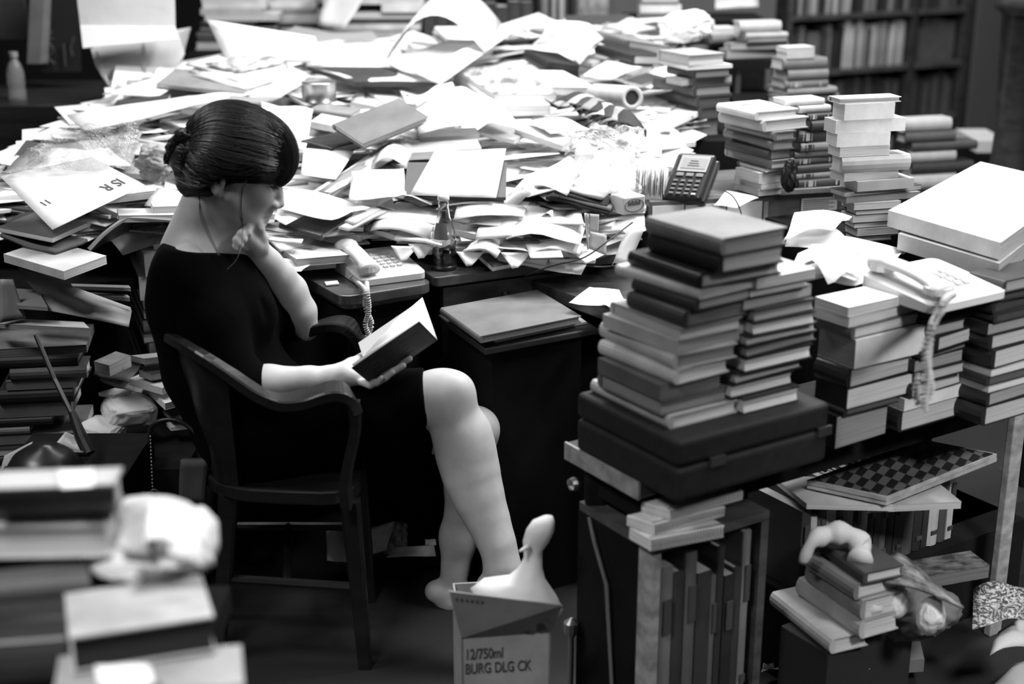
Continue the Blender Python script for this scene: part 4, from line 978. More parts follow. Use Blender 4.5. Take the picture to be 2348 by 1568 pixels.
# mass of loose papers nobody could count: the body of the heap with layered sheets through it
hm = MB(); nx, ny = 60, 40; vs = []
def edge_y(px):      # front edge of the heap in the image
    t = [(-80, 540), (120, 530), (330, 520), (430, 560), (640, 596), (690, 590), (740, 552), (960, 552), (1010, 578), (1180, 600), (1340, 585), (1400, 500), (1480, 330), (1560, 130)]
    for (a, b), (c, d) in zip(t, t[1:]):
        if px <= c: return b + (d - b) * (px - a) / (c - a)
    return 130
def crest_y(px):
    t = [(-80, 470), (0, 440), (150, 340), (230, 270), (420, 165), (700, 100), (900, 110), (1200, 70), (1400, 60), (1560, 60)]
    for (a, b), (c, d) in zip(t, t[1:]):
        if px <= c: return b + (d - b) * (px - a) / (c - a)
    return 60
for j in range(ny):
    for i in range(nx):
        px = -80 + 1640 * i / (nx - 1); a, b = edge_y(px), crest_y(px); py = a + (b - a) * min(1, j / (ny - 4)); p = W(px, py, HD(py) + .06)
        if j == 0: p = Vector((p.x, p.y + .03, .745))
        if j > ny - 4: p = W(px, b, HD(b) + .03 + .12 * (j - ny + 4)); p.z -= .1 * (j - ny + 4)
        p.z += mnoise.noise(Vector((p.x * 9, p.y * 9, 0))) * .012; vs.append(p)
hm.add(vs, [(j * nx + i, j * nx + i + 1, (j + 1) * nx + i + 1, (j + 1) * nx + i) for j in range(ny - 1) for i in range(nx - 1)], 3)  # near-black mound paints the dark gaps between the sheets
for k in range(2300):
    px = rr.uniform(-60, 1500); a, b = edge_y(px) - (16 if 660 < px < 1060 else 0), crest_y(px); py = b + (a - b) * rr.random() ** .9
    D = HD(py) + rr.uniform(.015, .06); p = W(px, py, D); yw = rr.uniform(0, 6.28); t = (rr.gauss(0, .08), rr.gauss(-.12, .10))
    u = Vector((math.cos(yw), math.sin(yw), 0)); v = Vector((-u.y, u.x, 0)); u.z = -(u.x * -t[0] + u.y * t[1]); v.z = -(v.x * -t[0] + v.y * t[1])
    s1, s2 = rr.choice([(.28, .21), (.21, .15), (.24, .11), (.32, .24), (.15, .10)]); front = py > a - 60
    if front: s1 *= .55; s2 *= .55; u.z *= .4; v.z *= .4
    th = rr.choice([.0006, .001, .002, .004, .008, .014] if rr.random() < .6 else [.0006]); mi = rr.choices([0, 1, 2, 3, 4], [56, 14, 10, 11, 9])[0]
    hm.box6(p - u * s1 / 2 - v * s2 / 2, u * s1, v * s2, u.cross(v) * th, mi)
hp_ob = hm.ob('loose_papers', [mat('paper', .8), mat('paper', .6), mat('plain', .3, .6), mat('plain', .05, .6), mat('print', .75)], origin=(0, 4, .76))
tag(hp_ob, 'mass of loose papers and mail layered through the big heap', 'papers', None, 'stuff')
# random individual sheets and books bedded in the surface
def fsheet(px, py, w_, h_, yw, tone, kind='paper', **k):
    p, n = _plane(px, py, k.get('tilt', 0), k.get('roll', 0), 0); u = Vector((math.cos(yw), math.sin(yw), 0)); u = (u - n * u.dot(n)).normalized(); v = n.cross(u)
    cs = [PROJ(p + u * a * w_ / 2 + v * b * h_ / 2) for a, b in ((-1, -1), (1, -1), (1, 1), (-1, 1))]; return sheet(cs, tone, kind=kind, **k)
pts = []
def spaced(dmin):
    for _ in range(400):
        px = rr.uniform(0, 1440); a, b = edge_y(px), crest_y(px); py = rr.uniform(b + 12, a - (60 if 600 < px < 1100 else 26))
        if all(math.hypot(px - q[0], (py - q[1]) * 2) > dmin for q in pts): pts.append((px, py)); return px, py
    return None
BASE[0] = -.022
for k in range(120):
    q = spaced(64)
    if not q: break
    px, py = q; yw = rr.uniform(0, 6.28)
    if k % 5 == 3:
        p, n = _plane(px, py, rr.uniform(-.1, .1), rr.uniform(-.1, .1), 0); yw = rr.uniform(-.6, .9); u = Vector((math.cos(yw), math.sin(yw), 0)); u = (u - n * u.dot(n)).normalized(); v = n.cross(u)
        w_, l_ = rr.choice([(.15, .22), (.13, .2), (.2, .27)]); t = rr.choice([.03, .03, .06, .12, .3, .6]); th = rr.uniform(.012, .032)
        book(p - u * w_ / 2 - v * l_ / 2 - n * th, u * w_, v * l_, n, th, t, rr.choice('rlbb'), rr.choice('hp'), .65, None, None, dict(px=(px, py), noun=f'{tname(t)} book'))
    else:
        t = rr.choice([.8, .82, .6, .8, .4, .2]); kd = rr.choice(['paper', 'paper', 'print', 'paper'])
        w_, l_ = rr.choice([(.21, .28), (.15, .21), (.24, .12), (.3, .22)])
        fsheet(px, py, w_, l_, yw, t, kd, tilt=rr.uniform(-.08, .08), roll=rr.uniform(-.12, .12), bend=.014, noun=f'{"printed" if kd == "print" else tname(t)} {"envelope" if (w_, l_) == (.24, .12) else "sheet of paper"}', thick=rr.choice([.0006, .0006, .004]))
# ---- things one can pick out, far to near
S_ = sheet; BASE[0] = .018
# crest
S_([(520, 142), (742, 142), (722, 84), (474, 44)], .85, nrm=(0, -.75, .6), lift=.0, D=4.55, bend=.01, thick=.002, label='large bare white board standing up on the crest behind the woman', name='card_board', catg='board')
S_([(700, 152), (890, 130), (905, 92), (722, 100)], .7, kind='print', label='pale printed newspaper lying right of the tall white board')
hbook((704, 152), (815, 188), (1002, 190), 10, .06, 'r', 'p', lift=.03, label='wide black-edged portfolio lying under the long white folder', page=.1, name='portfolio', catg='folder')
S_([(704, 150), (815, 186), (1002, 188), (890, 128)], .7, lift=.034, bend=.01, label='pale drawing sheet lying on the black-edged portfolio')
# arched paper
m_ = MB(); n = 14; vs = []
A0, A1, Bk = W(884, 138, 4.5), W(1112, 120, 4.5), Vector((.05, .3, .06))
for i in range(n):
    t = i / (n - 1); p = A0.lerp(A1, t) + Vector((0, 0, .135 * math.sin(math.pi * min(1, t * 1.02)) ** .8 * (1 - .12 * t))); vs += [p, p + Bk]
m_.add(vs, [(2 * i, 2 * i + 2, 2 * i + 3, 2 * i + 1) for i in range(n - 1)]); o = m_.ob('paper_sheet', mat('paper', .75), None, True, origin=A0); q = o.modifiers.new('thickness', 'SOLIDIFY'); q.thickness = .002
tag(o, 'stiff pale paper arched like a tunnel on the heap crest', 'paper')
S_([(950, 166), (1012, 190), (1196, 58), (1172, 56)], .85, lift=.10, tilt=.1, roll=-.25, bend=.008, thick=.006, label='long white folder slanting up to the right on the crest', name='folder', catg='folder')
S_([(880, 140), (1010, 192), (1150, 92), (1030, 90)], .8, lift=.07, bend=.02, thick=.002, label='white paper under the long slanting folder')
hbook((1040, 165), (1136, 244), (1262, 240), 24, .75, 'b', 'p', tilt=-.1, label='thick white-edged book beneath the open glossy book on the heap', page=.7)
hbook((1040, 156), (1134, 216), (1276, 214), 12, .7, 'b', 'p', tilt=-.1, lift=.03, label='glossy white book lying on a thick white-edged book', page=.75, top='picture')
hbook((1192, 160), (1264, 198), (1366, 200), 29, .75, 'r', 'h', lift=.02, label='white-spined book under the black slipcase', page=.7)
hbook((1204, 112), (1254, 141), (1332, 150), 30, .025, 'r', 'h', lift=.07, label='black slipcase lying on the white-spined book', page=.06, name='slipcase', catg='box')
S_([(1216, 104), (1330, 146), (1392, 76), (1262, 52)], .85, lift=.10, tilt=.1, bend=.03, curl=.02, label='glossy white magazine draped over the black slipcase', name='magazine', catg='magazine', thick=.004)
S_([(1250, 70), (1340, 130), (1385, 82), (1300, 52)], .82, lift=.13, tilt=.15, bend=.02, curl=.015, label='white glossy brochure, uppermost over the black slipcase', name='brochure', catg='brochure', thick=.003)
hbook((1350, 66), (1438, 92), (1542, 108), 26, .2, 'r', 'h', D=4.6, label='grey-spined book on the crest with blank white front', page=.75)
hbook((1366, 102), (1450, 126), (1530, 128), 22, .03, 'r', 'h', D=4.55, label='black speckled book under the grey-spined book on the crest', page=.7)
S_([(1336, 172), (1400, 178), (1480, 150), (1390, 138)], .75, lift=.03, label='white booklet left of the dark hardback stack', name='booklet', catg='booklet', thick=.008)
hbook((1395, 160), (1450, 172), (1500, 150), 10, .2, 'b', 'p', lift=.03, noun='grey paperback book')
for i, (x, y, t) in enumerate(((1348, 132, .5), (1395, 120, .3), (1440, 140, .7), (1420, 168, .1), (1460, 180, .05))):
    hbook((x - 30, y + 4), (x + 10, y + 14), (x + 62, y - 4), 8, t, 'b', 'p', lift=.01)
# rolled tube
tb = thing('paper_tube', 'rolled pale paper tube with its dark open end facing the viewer', 'tube', W(1430, 225, 4.3)); m_ = MB(); a_, b_ = W(1366, 218, 4.25), W(1450, 224, 4.0)
ax = (b_ - a_); n = 18; r0, r1 = .033, .021; s_ = ax.orthogonal().normalized(); t_ = ax.normalized().cross(s_); vs = []
for q, r in ((a_, r0), (b_, r0), (b_, r1), (a_, r1)):
    vs += [q + s_ * r * math.cos(k * 2 * math.pi / n) + t_ * r * math.sin(k * 2 * math.pi / n) for k in range(n)]
m_.add(vs, [(j * n + i, j * n + (i + 1) % n, (j + 1) % 4 * n + (i + 1) % n, (j + 1) % 4 * n + i) for j in range(3) for i in range(n)]); m_.ob('roll', mat('paper', .5), tb, True)
m_ = MB(); m_.tube([a_.lerp(b_, .1), b_ - ax * .02], r1 * .97, 18); m_.ob('shade_plug', mat('plain', .02, .8), tb)  # near-black plug stands for the shade inside the open roll
# fan of dark magazines
for i in range(9):
    t = i / 8; cs = [(1262 + 16 * i, 236 + 7 * i), (1330 + 19 * i, 268 + 6 * i), (1372 + 14 * i, 240 + 7.5 * i), (1290 + 14 * i, 222 + 4 * i)]
    S_(cs, [.04, .5, .05, .25, .04, .6, .05, .3, .04][i], lift=.01 + .006 * i, bend=.006, curl=.03, tilt=.12, thick=.002, label=f'curved magazine, {ORD[i] if i else "lowest"} in the dark fan below the paper tube', group='magazines fanned out below the paper tube', name='magazine', catg='magazine')
# middle band
S_([(555, 216), (640, 226), (712, 172), (660, 160)], .8, lift=.02, label='fanned white sheets just above the woman\'s hair')
hbook((358, 192), (560, 214), (600, 178), 9, .25, 'b', 'p', lift=.03, label='dark flat folder under the pale magazines on the heap', name='folder', catg='folder', page=.6)
for i, cs in enumerate([[(440, 172), (560, 205), (700, 165), (560, 140)], [(432, 160), (545, 185), (660, 150), (540, 128)], [(425, 148), (520, 168), (600, 140), (510, 120)], [(470, 150), (560, 160), (660, 138), (560, 118)]]):
    S_(cs, [.75, .65, .8, .6][i], lift=.04 + .014 * i, thick=.006, bend=.012, label=['lowest', 'second', 'third', 'topmost'][i] + ' of the pale magazines above the woman\'s hair', name='magazine', catg='magazine', kind='picture' if i == 3 else 'paper')
S_([(566, 222), (620, 232), (705, 185), (650, 176)], .7, lift=.05, thick=.004, label='white brochure hanging out of the pale magazines', name='brochure', catg='brochure')
S_([(235, 214), (360, 222), (408, 190), (372, 170)], .82, lift=.0, thick=.003, label='white envelope lying left of the dark flat folder', name='envelope', catg='envelope')
hbook((262, 240), (385, 226), (390, 216), 7, .05, 'r', 'p', noun='black notebook')
S_([(196, 302), (152, 262), (430, 218), (570, 216)], .8, lift=.02, bend=.012, thick=.002, label='very long pale poster lying across the heap left of the woman')
S_([(430, 246), (600, 240), (660, 222), (470, 214)], .3, lift=.04, bend=.02, label='grey crinkled sheet right behind the top of the woman\'s hair')
S_([(600, 330), (700, 345), (718, 250), (600, 236)], .82, lift=.05, tilt=.2, bend=.02, label='white sheet directly behind the woman\'s fringe')
m_ = MB(); m_.lathe(W(732, 232, 4.2), [(.052, 0), (.052, .002), (.05, .004), (.05, .052), (.053, .054), (.05, .058)], 26); tag(m_.ob('tin_can', mat('metal', .5, .35), None, True, origin=W(732, 232, 4.35)), 'round grey tin can lying in the heap above the cloth album', 'can')
hbook((710, 250), (805, 262), (830, 248), 14, .25, 'r', 'h', noun='grey hardback book'); hbook((712, 278), (775, 290), (800, 272), 16, .7, 'r', 'p', noun='white paperback book')
hbook((690, 322), (760, 340), (848, 318), 18, .03, 'r', 'h', lift=.03, label='dark leather-bound book half under the grey cloth album', top='leather')
hbook((762, 284), (832, 330), (984, 268), 14, .16, 'l', 'h', lift=.12, tilt=.18, roll=.03, label='grey cloth album tilted in the middle of the heap')
S_([(920, 240), (962, 300), (1182, 268), (1058, 200)], .85, lift=.09, bend=.03, curl=.015, label='bright crumpled white sheet right of the grey cloth album', n=12)
S_([(925, 225), (955, 245), (1050, 220), (1030, 192)], .75, lift=.11, bend=.04, curl=.02, label='curled pale paper lying on the bright crumpled sheet', n=12)
hbook((955, 300), (962, 316), (1100, 308), 10, .7, 'r', 'p', lift=.02, noun='white paperback book'); hbook((900, 330), (908, 352), (1104, 340), 18, .6, 'r', 'p', lift=.05, label='long pale book beneath the bright crumpled sheet', page=.7)
hbook((1092, 300), (1180, 322), (1210, 300), 10, .3, 'b', 'p', lift=.02); hbook((1180, 296), (1290, 334), (1312, 318), 14, .4, 'b', 'p', lift=.04, label='long pale book pointing at the clear plastic bag')
S_([(1216, 276), (1262, 305), (1352, 296), (1290, 268)], .85, lift=.06, bend=.006, label='white envelope left of the clear plastic bag\'s top', name='envelope', catg='envelope')
for i in range(8):     # sheaf running diagonally
    o = i * 4; S_([(692 + o, 458 - i * 3), (730 + o, 470 - i * 4), (985 - i * 5, 305 + i * 5), (930 - i * 4, 298 + i * 4)], [.8, .5, .78, .3, .8, .7, .25, .8][i], lift=.015 + .004 * i, bend=.006, label=f'{ORD[i] if i else "lowest"} sheet of the diagonal sheaf right of the woman\'s face', group='sheets of the diagonal sheaf')
S_([(690, 402), (770, 412), (812, 346), (696, 340)], .85, lift=.05, label='white leaflet between the woman\'s fringe and the diagonal sheaf')
S_([(850, 386), (930, 384), (945, 352), (862, 356)], .6, lift=.06, curl=.03, label='curled pale page above the dark folder')
hbook((926, 452), (1160, 452), (1162, 372), 9, .04, 'r', 'p', lift=.10, tilt=.28, roll=0, label='dark folder propped in the centre of the heap', name='folder', catg='folder', page=.3)
S_([(940, 446), (1138, 452), (1160, 340), (996, 348)], .88, lift=.125, tilt=.32, bend=.004, thick=.003, label='big blank white sheet propped on the dark folder')
S_([(800, 462), (932, 450), (926, 388), (806, 392)], .85, lift=.09, tilt=.12, bend=.01, label='white sheet left of the propped dark folder')
S_([(1160, 448), (1300, 446), (1330, 412), (1290, 362), (1165, 358)][:4], .84, lift=.08, tilt=.05, bend=.03, curl=.02, label='broad white wrapping paper between folder and plastic bag', n=12)
# clear bag and dark magazines by the organiser
for i, cs in enumerate([[(1252, 452), (1395, 488), (1408, 470), (1275, 436)], [(1262, 444), (1400, 478), (1412, 458), (1290, 430)], [(1270, 438), (1392, 468), (1405, 448), (1300, 424)], [(1290, 432), (1380, 456), (1395, 440), (1310, 420)]]):
    S_(cs, [.03, .3, .05, .5][i], lift=.05 + .012 * i, thick=.008, bend=.008, label=['lowest black', 'second grey', 'third black', 'topmost grey'][i] + ' magazine under the clear plastic bag', name='magazine', catg='magazine')
# layered front pile
lay = [((820, 470), (905, 480), (900, 458), (820, 452)), ((830, 500), (1000, 512), (1010, 480), (840, 470)), ((850, 530), (985, 545), (1000, 512), (862, 505)), ((905, 548), (1010, 560), (1030, 535), (920, 525)),
       ((1040, 500), (1200, 498), (1215, 462), (1050, 468)), ((1000, 480), (1180, 476), (1218, 446), (1040, 448)), ((1060, 520), (1240, 512), (1260, 486), (1090, 490)), ((1090, 545), (1200, 548), (1225, 520), (1100, 515)),
       ((1160, 548), (1330, 560), (1345, 515), (1180, 505)), ((1180, 510), (1340, 518), (1330, 478), (1200, 476)), ((1240, 500), (1270, 505), (1350, 480), (1290, 470)), ((1060, 580), (1140, 588), (1160, 565), (1080, 560)),
       ((1120, 570), (1215, 578), (1225, 558), (1140, 552)), ((1220, 575), (1330, 580), (1340, 560), (1240, 558)), ((860, 470), (990, 470), (1000, 445), (870, 445))]
for i, cs in enumerate(lay): S_(list(cs), [.84, .8, .6, .84, .7][i % 5], lift=.02 + (i % 5) * .005, bend=.012, curl=.01 * (i % 3), roll=[.05, -.06, .0][i % 3], thick=[.0006, .003, .0006, .006][i % 4])
for i, (x, y, s) in enumerate(((965, 580, .9), (925, 585, .9), (1075, 598, .9), (1180, 602, 1))):     # corners hanging over the pile's front
    S_([(x - 6 * s, y + 14 * s), (x + 8 * s, y + 12 * s), (x + 38 * s, y - 22 * s), (x - 32 * s, y - 24 * s)], .8, nrm=(.1 - .05 * i, -.9, .5), lift=.03, bend=.006, noun='hanging paper corner')
S_([(1216, 592), (1292, 590), (1280, 560), (1206, 560)], .88, lift=.05, tilt=.35, bend=.002, label='small folded white card leaning at the heap\'s front right of the bottle')
S_([(1326, 588), (1343, 605), (1385, 584), (1358, 574)], .8, D=3.42, bend=.002, label='small white card hanging over the desk edge by the cords', nrm=(.2, -.6, .8))
# hanging letters right of the pile
for i, cs in enumerate([[(1346, 572), (1350, 572), (1350, 490), (1340, 488)], [(1350, 570), (1390, 585), (1391, 540), (1352, 528)], [(1350, 530), (1372, 534), (1374, 492), (1352, 490)]]):
    S_(cs, [.5, .6, .55][i], D=3.46 - i * .01, nrm=(0.05, -1, .02), bend=.003, label=['narrow white strip hanging beside the layered front pile', 'pale letter hanging lowest beside the layered front pile', 'pale lettered strip hanging over a letter'][i])
# left lower group
hbook((640, 512), (735, 540), (810, 490), 14, .04, 'r', 'h', lift=.04, page=.35, label='black book under white sheets right of the woman\'s chin')
S_([(628, 500), (655, 516), (700, 492), (640, 470)], .85, lift=.08, label='white folded corner touching the woman\'s chin')
S_([(640, 480), (760, 502), (848, 470), (660, 430)], .84, lift=.08, bend=.015, label='broad white sheet right of the woman\'s mouth')
for i, cs in enumerate([[(775, 520), (800, 525), (886, 482), (862, 478)], [(790, 505), (812, 512), (872, 478), (850, 470)]]): S_(cs, .6, lift=.07, label=['lower', 'upper'][i] + ' thin booklet slanting towards the layered front pile', name='booklet', catg='booklet', thick=.006, bend=.002)
S_([(612, 510), (740, 545), (815, 535), (700, 505)], .3, lift=.03, label='grey shaded sheet under the black book by the woman\'s chin')  # sheet in one even grey
hbook((614, 552), (680, 594), (800, 584), 18, .55, 'l', 'p', D=3.45, tilt=-.2, label='ragged pale paperback on the desk left of the telephone', page=.35)
hbook((640, 585), (682, 610), (770, 602), 12, .5, 'b', 'p', D=3.44, tilt=-.2, label='pale notebook lowest on the desk beside the woman\'s forearm', page=.5)
S_([(616, 550), (690, 556), (695, 548), (622, 544)], .8, D=3.42, tilt=-.2, label='thin white strip lying on the ragged pale paperback', thick=.004)
S_([(600, 610), (690, 622), (720, 600), (640, 590)], .84, D=3.36, tilt=-.1, bend=.01, label='white tissue paper peeking out behind the woman\'s forearm')
m_ = MB(); q = G(748, 656, .762); m_.box6(q, (.03, .012, 0), (-.008, .03, 0), (0, 0, .003)); tag(m_.ob('sticker', mat('paper', .5), origin=q), 'small pale label stuck on the desk corner left of the telephone', 'label')
# glass bottle
gb_ = thing('bottle', 'clear half-full glass soda bottle standing on the dark desk corner', 'bottle', G(1019, 612, .766)); q = G(1019, 614, .767)
k_ = .178 / .178; prof = [(.0285, 0), (.030, .004), (.030, .045), (.0295, .06), (.031, .072), (.030, .085), (.024, .108), (.0165, .130), (.0135, .150), (.0125, .160), (.014, .162), (.014, .166), (.0125, .168), (.0125, .182)]
m_ = MB(); inner = [(r - .0022, z) for r, z in reversed(prof)][:-1] + [(.026, .006)]; m_.lathe(q, prof + inner, 28); m_.ob('glass', mat('glass', .85), gb_, True)
m_ = MB(); m_.lathe(q, [(.0262, .0065), (.0276, .01), (.0276, .052)], 28); m_.ob('drink', mat('glass', .2), gb_, True)
m_ = MB(); m_.lathe(q, [(.0148, .172), (.0150, .176), (.0142, .1835), (.010, .185)], 24); m_.ob('cap', mat('plain', .6, .4), gb_, True)
m_ = MB(); m_.lathe(q, [(.0306, .0), (.0308, .003), (.0302, .010)], 28); m_.ob('dark_base', mat('plain', .02, .3), gb_, True)
vs = []; nseg = 12
for i in range(nseg + 1):
    t = -2.5 + i * 1.3 / nseg
    for z, r in ((.078, .0312), (.098, .0280), (.118, .0222)): vs.append(q + Vector((math.cos(t) * r, math.sin(t) * r, z)))
m_ = MB(); m_.add(vs, [(3 * i + j, 3 * i + 3 + j, 3 * i + 4 + j, 3 * i + 1 + j) for i in range(nseg) for j in range(2)]); m_.ob('bottle_label', mat('plain', .12, .4), gb_, True)
vs = [q + Vector((math.cos(-2.7 + i * 1.7 / nseg) * .0315, math.sin(-2.7 + i * 1.7 / nseg) * .0315, z)) for i in range(nseg + 1) for z in (.058 + .01 * abs(i / 6 - 1), .074 + .006 * abs(i / 6 - 1))]
m_ = MB(); m_.add(vs, [(2 * i, 2 * i + 2, 2 * i + 3, 2 * i + 1) for i in range(nseg)]); m_.ob('neck_label', mat('paper', .75), gb_, True)
# clear plastic bag over the right of the heap
def filmbag(label, cs, D, nrm, bend, seed, n=26, tone=.85):
    cx, cy = sum(c[0] for c in cs) / 4, sum(c[1] for c in cs) / 4; p = W(cx, cy, D); nn = Vector(nrm).normalized(); P4 = [PL(x, y, p, nn) for x, y in cs]; vs = []; so = Vector((seed, seed * 2, 0))
    for j in range(n):
        for i in range(n):
            s, t = i / (n - 1), j / (n - 1); q = P4[0] * (1 - s) * (1 - t) + P4[1] * s * (1 - t) + P4[2] * s * t + P4[3] * (1 - s) * t
            f = math.sin(math.pi * min(max(s, .02), .98)) ** .5 * math.sin(math.pi * min(max(t, .02), .98)) ** .5
            vs.append(q + nn * ((mnoise.ridged_multi_fractal(so + Vector((s * 2.3, t * 2.3, 0)), 1, 2, 4, 1, 2) - .8) * bend * .6 + f * bend) + Vector((mnoise.noise(so + Vector((t * 5, 1, s)))*.02, 0, 0)))
    o = mesh_ob('plastic_bag', vs, [(j * n + i, j * n + i + 1, (j + 1) * n + i + 1, (j + 1) * n + i) for j in range(n - 1) for i in range(n - 1)], mat('film', tone), None, True, None, p)
    tag(o, label, 'bag'); return o
filmbag('clear crumpled plastic bag lying over the heap beside the card terminal', [(1310, 430), (1462, 450), (1480, 305), (1300, 300)], 3.55, (-.1, -.7, .7), .06, 3)
filmbag('clear plastic bag over papers at the left end of the heap', [(10, 410), (310, 400), (325, 292), (150, 300)], 3.5, (.05, -.6, .8), .04, 8, tone=.4)
S_([(1300, 452), (1462, 452), (1455, 340), (1320, 350)], .7, D=3.72, nrm=(-.1, -.6, .8), bend=.03, label='white wrapping paper inside the clear crumpled plastic bag', n=10)
# little printed carton and card organiser
pc = thing('tissue_carton', 'small white printed carton below the clear crumpled plastic bag', 'carton', W(1450, 490, 3.5)); a_ = W(1428, 494, 3.45)
u_ = Vector((.97, .24, .08)).normalized() * .058; v_ = Vector((-.5, .86, 0)) * .06; n_ = Vector((0, -.1, 1)).normalized() * .045; m_ = MB(); m_.box6(a_, u_, v_, n_); bevel(m_.ob('box', mat('paper', .8), pc), .004, 3)
m_ = MB(); c0 = a_ + u_ * .5 + n_ * .5 - v_.normalized() * .0008; m_.tube([c0 + u_ * .42 * math.cos(t) + n_ * .36 * math.sin(t) for t in [k * math.pi / 10 for k in range(21)]], .0009, 4); m_.ob('oval_frame', mat('plain', .1), pc)
m_ = MB()
for k in range(7): m_.box6(a_ + u_ * (.22 + k * .08) + n_ * .5 - v_.normalized() * .001, u_ * .05, -v_.normalized() * .0005, n_ * (.2 if k % 2 else .28))
m_.ob('printed_word', mat('plain', .1), pc)
for i in range(16):
    x = 1456 + i * 4.6; S_([(x, 452 - i * .8), (x + 3, 453), (x + 8, 372 + (i % 4) * 5), (x + 4, 370 + (i % 4) * 5)], [.6, .45, .7, .5][i % 4], D=3.66 - (i % 3) * .006, nrm=(.9, -.5, .12), bend=.002, n=3, label=f'card packed upright left of the card terminal, {ordw(i + 1)} from left', group='cards packed left of the card terminal', name='index_card', catg='card')
# card terminal
tm = thing('card_terminal', 'black card payment terminal with grey screen and keypad on the card file box', 'card terminal', W(1580, 450, 3.62))
tp = W(1580, 405, 3.62); tn = Vector((-.10, -.80, .62)).normalized(); Q4 = [PL(x, y, tp, tn) for x, y in ((1516, 452), (1606, 458), (1648, 352), (1556, 347))]; U_ = (Q4[1] - Q4[0]); V_ = (Q4[3] - Q4[0]); tb_ = -tn * .035
m_ = MB(); m_.box6(Q4[0] + tb_, U_, V_, -tb_); bevel(m_.ob('body', mat('plain', .03, .3), tm), .010, 4)
m_ = MB(); m_.box6(Q4[0] + U_ * .96 + tb_ * 1.6, U_ * .16 + V_ * .0, V_ * .92, -tb_ * 1.2); bevel(m_.ob('card_reader', mat('plain', .03, .3), tm), .006, 3)
q = Q4[0] + tn * .0008
m_ = MB(); m_.box6(q + U_ * .14 + V_ * .58, U_ * .74, V_ * .34, tn * .002); sc = m_.ob('screen_frame', mat('plain', .4, .3), tm)
m_ = MB(); m_.box6(q + U_ * .2 + V_ * .64 + tn * .0021, U_ * .62, V_ * .22, tn * .001); m_.ob('screen', mat('plain', .35, .2), sc)
m_ = MB()
for k in range(3): m_.box6(q + U_ * (.36 + .02 * k) + V_ * (.69 + k * .05) + tn * .0032, U_ * (.3 - .05 * k), V_ * .02, tn * .0004)
m_.ob('screen_text', mat('plain', .05), sc)
for k in range(3):
    m_ = MB(); m_.box6(q + U_ * (.16 + k * .25) + V_ * .47, U_ * .19, V_ * .075, tn * .003); bevel(m_.ob('function_key', mat('plain', .2, .4), tm), .002)
for i in range(4):
    for j in range(4):
        m_ = MB(); m_.box6(q + U_ * (.14 + i * .19) + V_ * (.08 + j * .09), U_ * .12, V_ * .045, tn * .003); bevel(m_.ob('key', mat('plain', .14 if i < 3 or j else .5, .4), tm), .0012)
def cord(name, pts, r, label, tone=.03, catg='cord'):
    m_ = MB(); p = cat([W(*q) for q in pts], 6); m_.tube(p, r, 6); tag(m_.ob(name, mat('plain', tone, .5), None, True, origin=p[0]), label, catg)
cord('power_cord', [(1660, 436, 3.58), (1680, 450, 3.5), (1695, 475, 3.47), (1702, 505, 3.46), (1700, 530, 3.5)], .0018, 'thin dark cord hanging over the white labels of the card file')
cord('power_cord', [(1450, 510, 3.45), (1400, 548, 3.38), (1340, 590, 3.36), (1280, 606, 3.37), (1240, 618, 3.38), (1204, 632, 3.4)], .002, 'dark cord trailing from the file box down to the desk edge')
cord('power_cord', [(1262, 596, 3.46), (1300, 600, 3.44), (1340, 608, 3.42), (1380, 612, 3.42), (1440, 606, 3.45)], .0025, 'dark flat cord lying behind the side table leaf')
S_([(1398, 608), (1440, 612), (1475, 520), (1440, 532)], .7, D=3.45, nrm=(-.5, -.7, .5), bend=.02, curl=.02, label='curved white paper behind the tall suitcase stack')
S_([(1304, 690), (1440, 706), (1420, 664), (1352, 656)], .85, D=G(1380, 680, .73).y, tilt=-.15, bend=.012, label='crumpled white paper lying on the dark table leaf')
S_([(1380, 696), (1440, 716), (1460, 690), (1400, 680)], .85, D=G(1420, 696, .73).y, tilt=-.15, bend=.015, label='folded end of white paper next to the tall suitcase stack')
LABEL_SRC = None
# ================================================================ stacks behind, far bookcases, left side, foreground pile, carton
SB = 'the dark hardback stack right of the paper tube'
def cab(label, px0, px1, D, ztop, dep=.45, yaw=0, tone=None):
    p0, p1 = W(px0, 300, D), W(px1, 300, D); q = MB(); q.box((p0.x, D - .02, 0), (p1.x, D + dep, ztop)); tag(bevel(q.ob('cabinet', tone or dark2, origin=((p0.x + p1.x) / 2, D + dep / 2, 0)), .004), label, 'cabinet')
zA = W(1584, 316, 4.15).z; cab('dark cabinet carrying the dark hardback stack behind the card terminal', 1475, 1700, 4.13, zA)
stack(SB, zA, 316, 27, [(1482, 1584, 1649, 41, .04, 'l', 'h', 0, .25), (1480, 1604, 1678, 27, .07, 'l', 'h', 3, .1), (1494, 1598, 1678, 25, .07, 'l', 'h', 0, .1), (1498, 1592, 1678, 24, .06, 'l', 'h', 0, .3), (1527, 1562, 1678, 16, .2, 'b', 'p', 2, .4), (1530, 1590, 1675, 20, .04, 'l', 'h', 0, .2), (1515, 1575, 1680, 8, .7, 'b', 'p', -4, .8), (1508, 1580, 1661, 26, .35, 'b', 'h', 2, .5)], D=4.15)
SB = 'the stack just right of the card terminal'
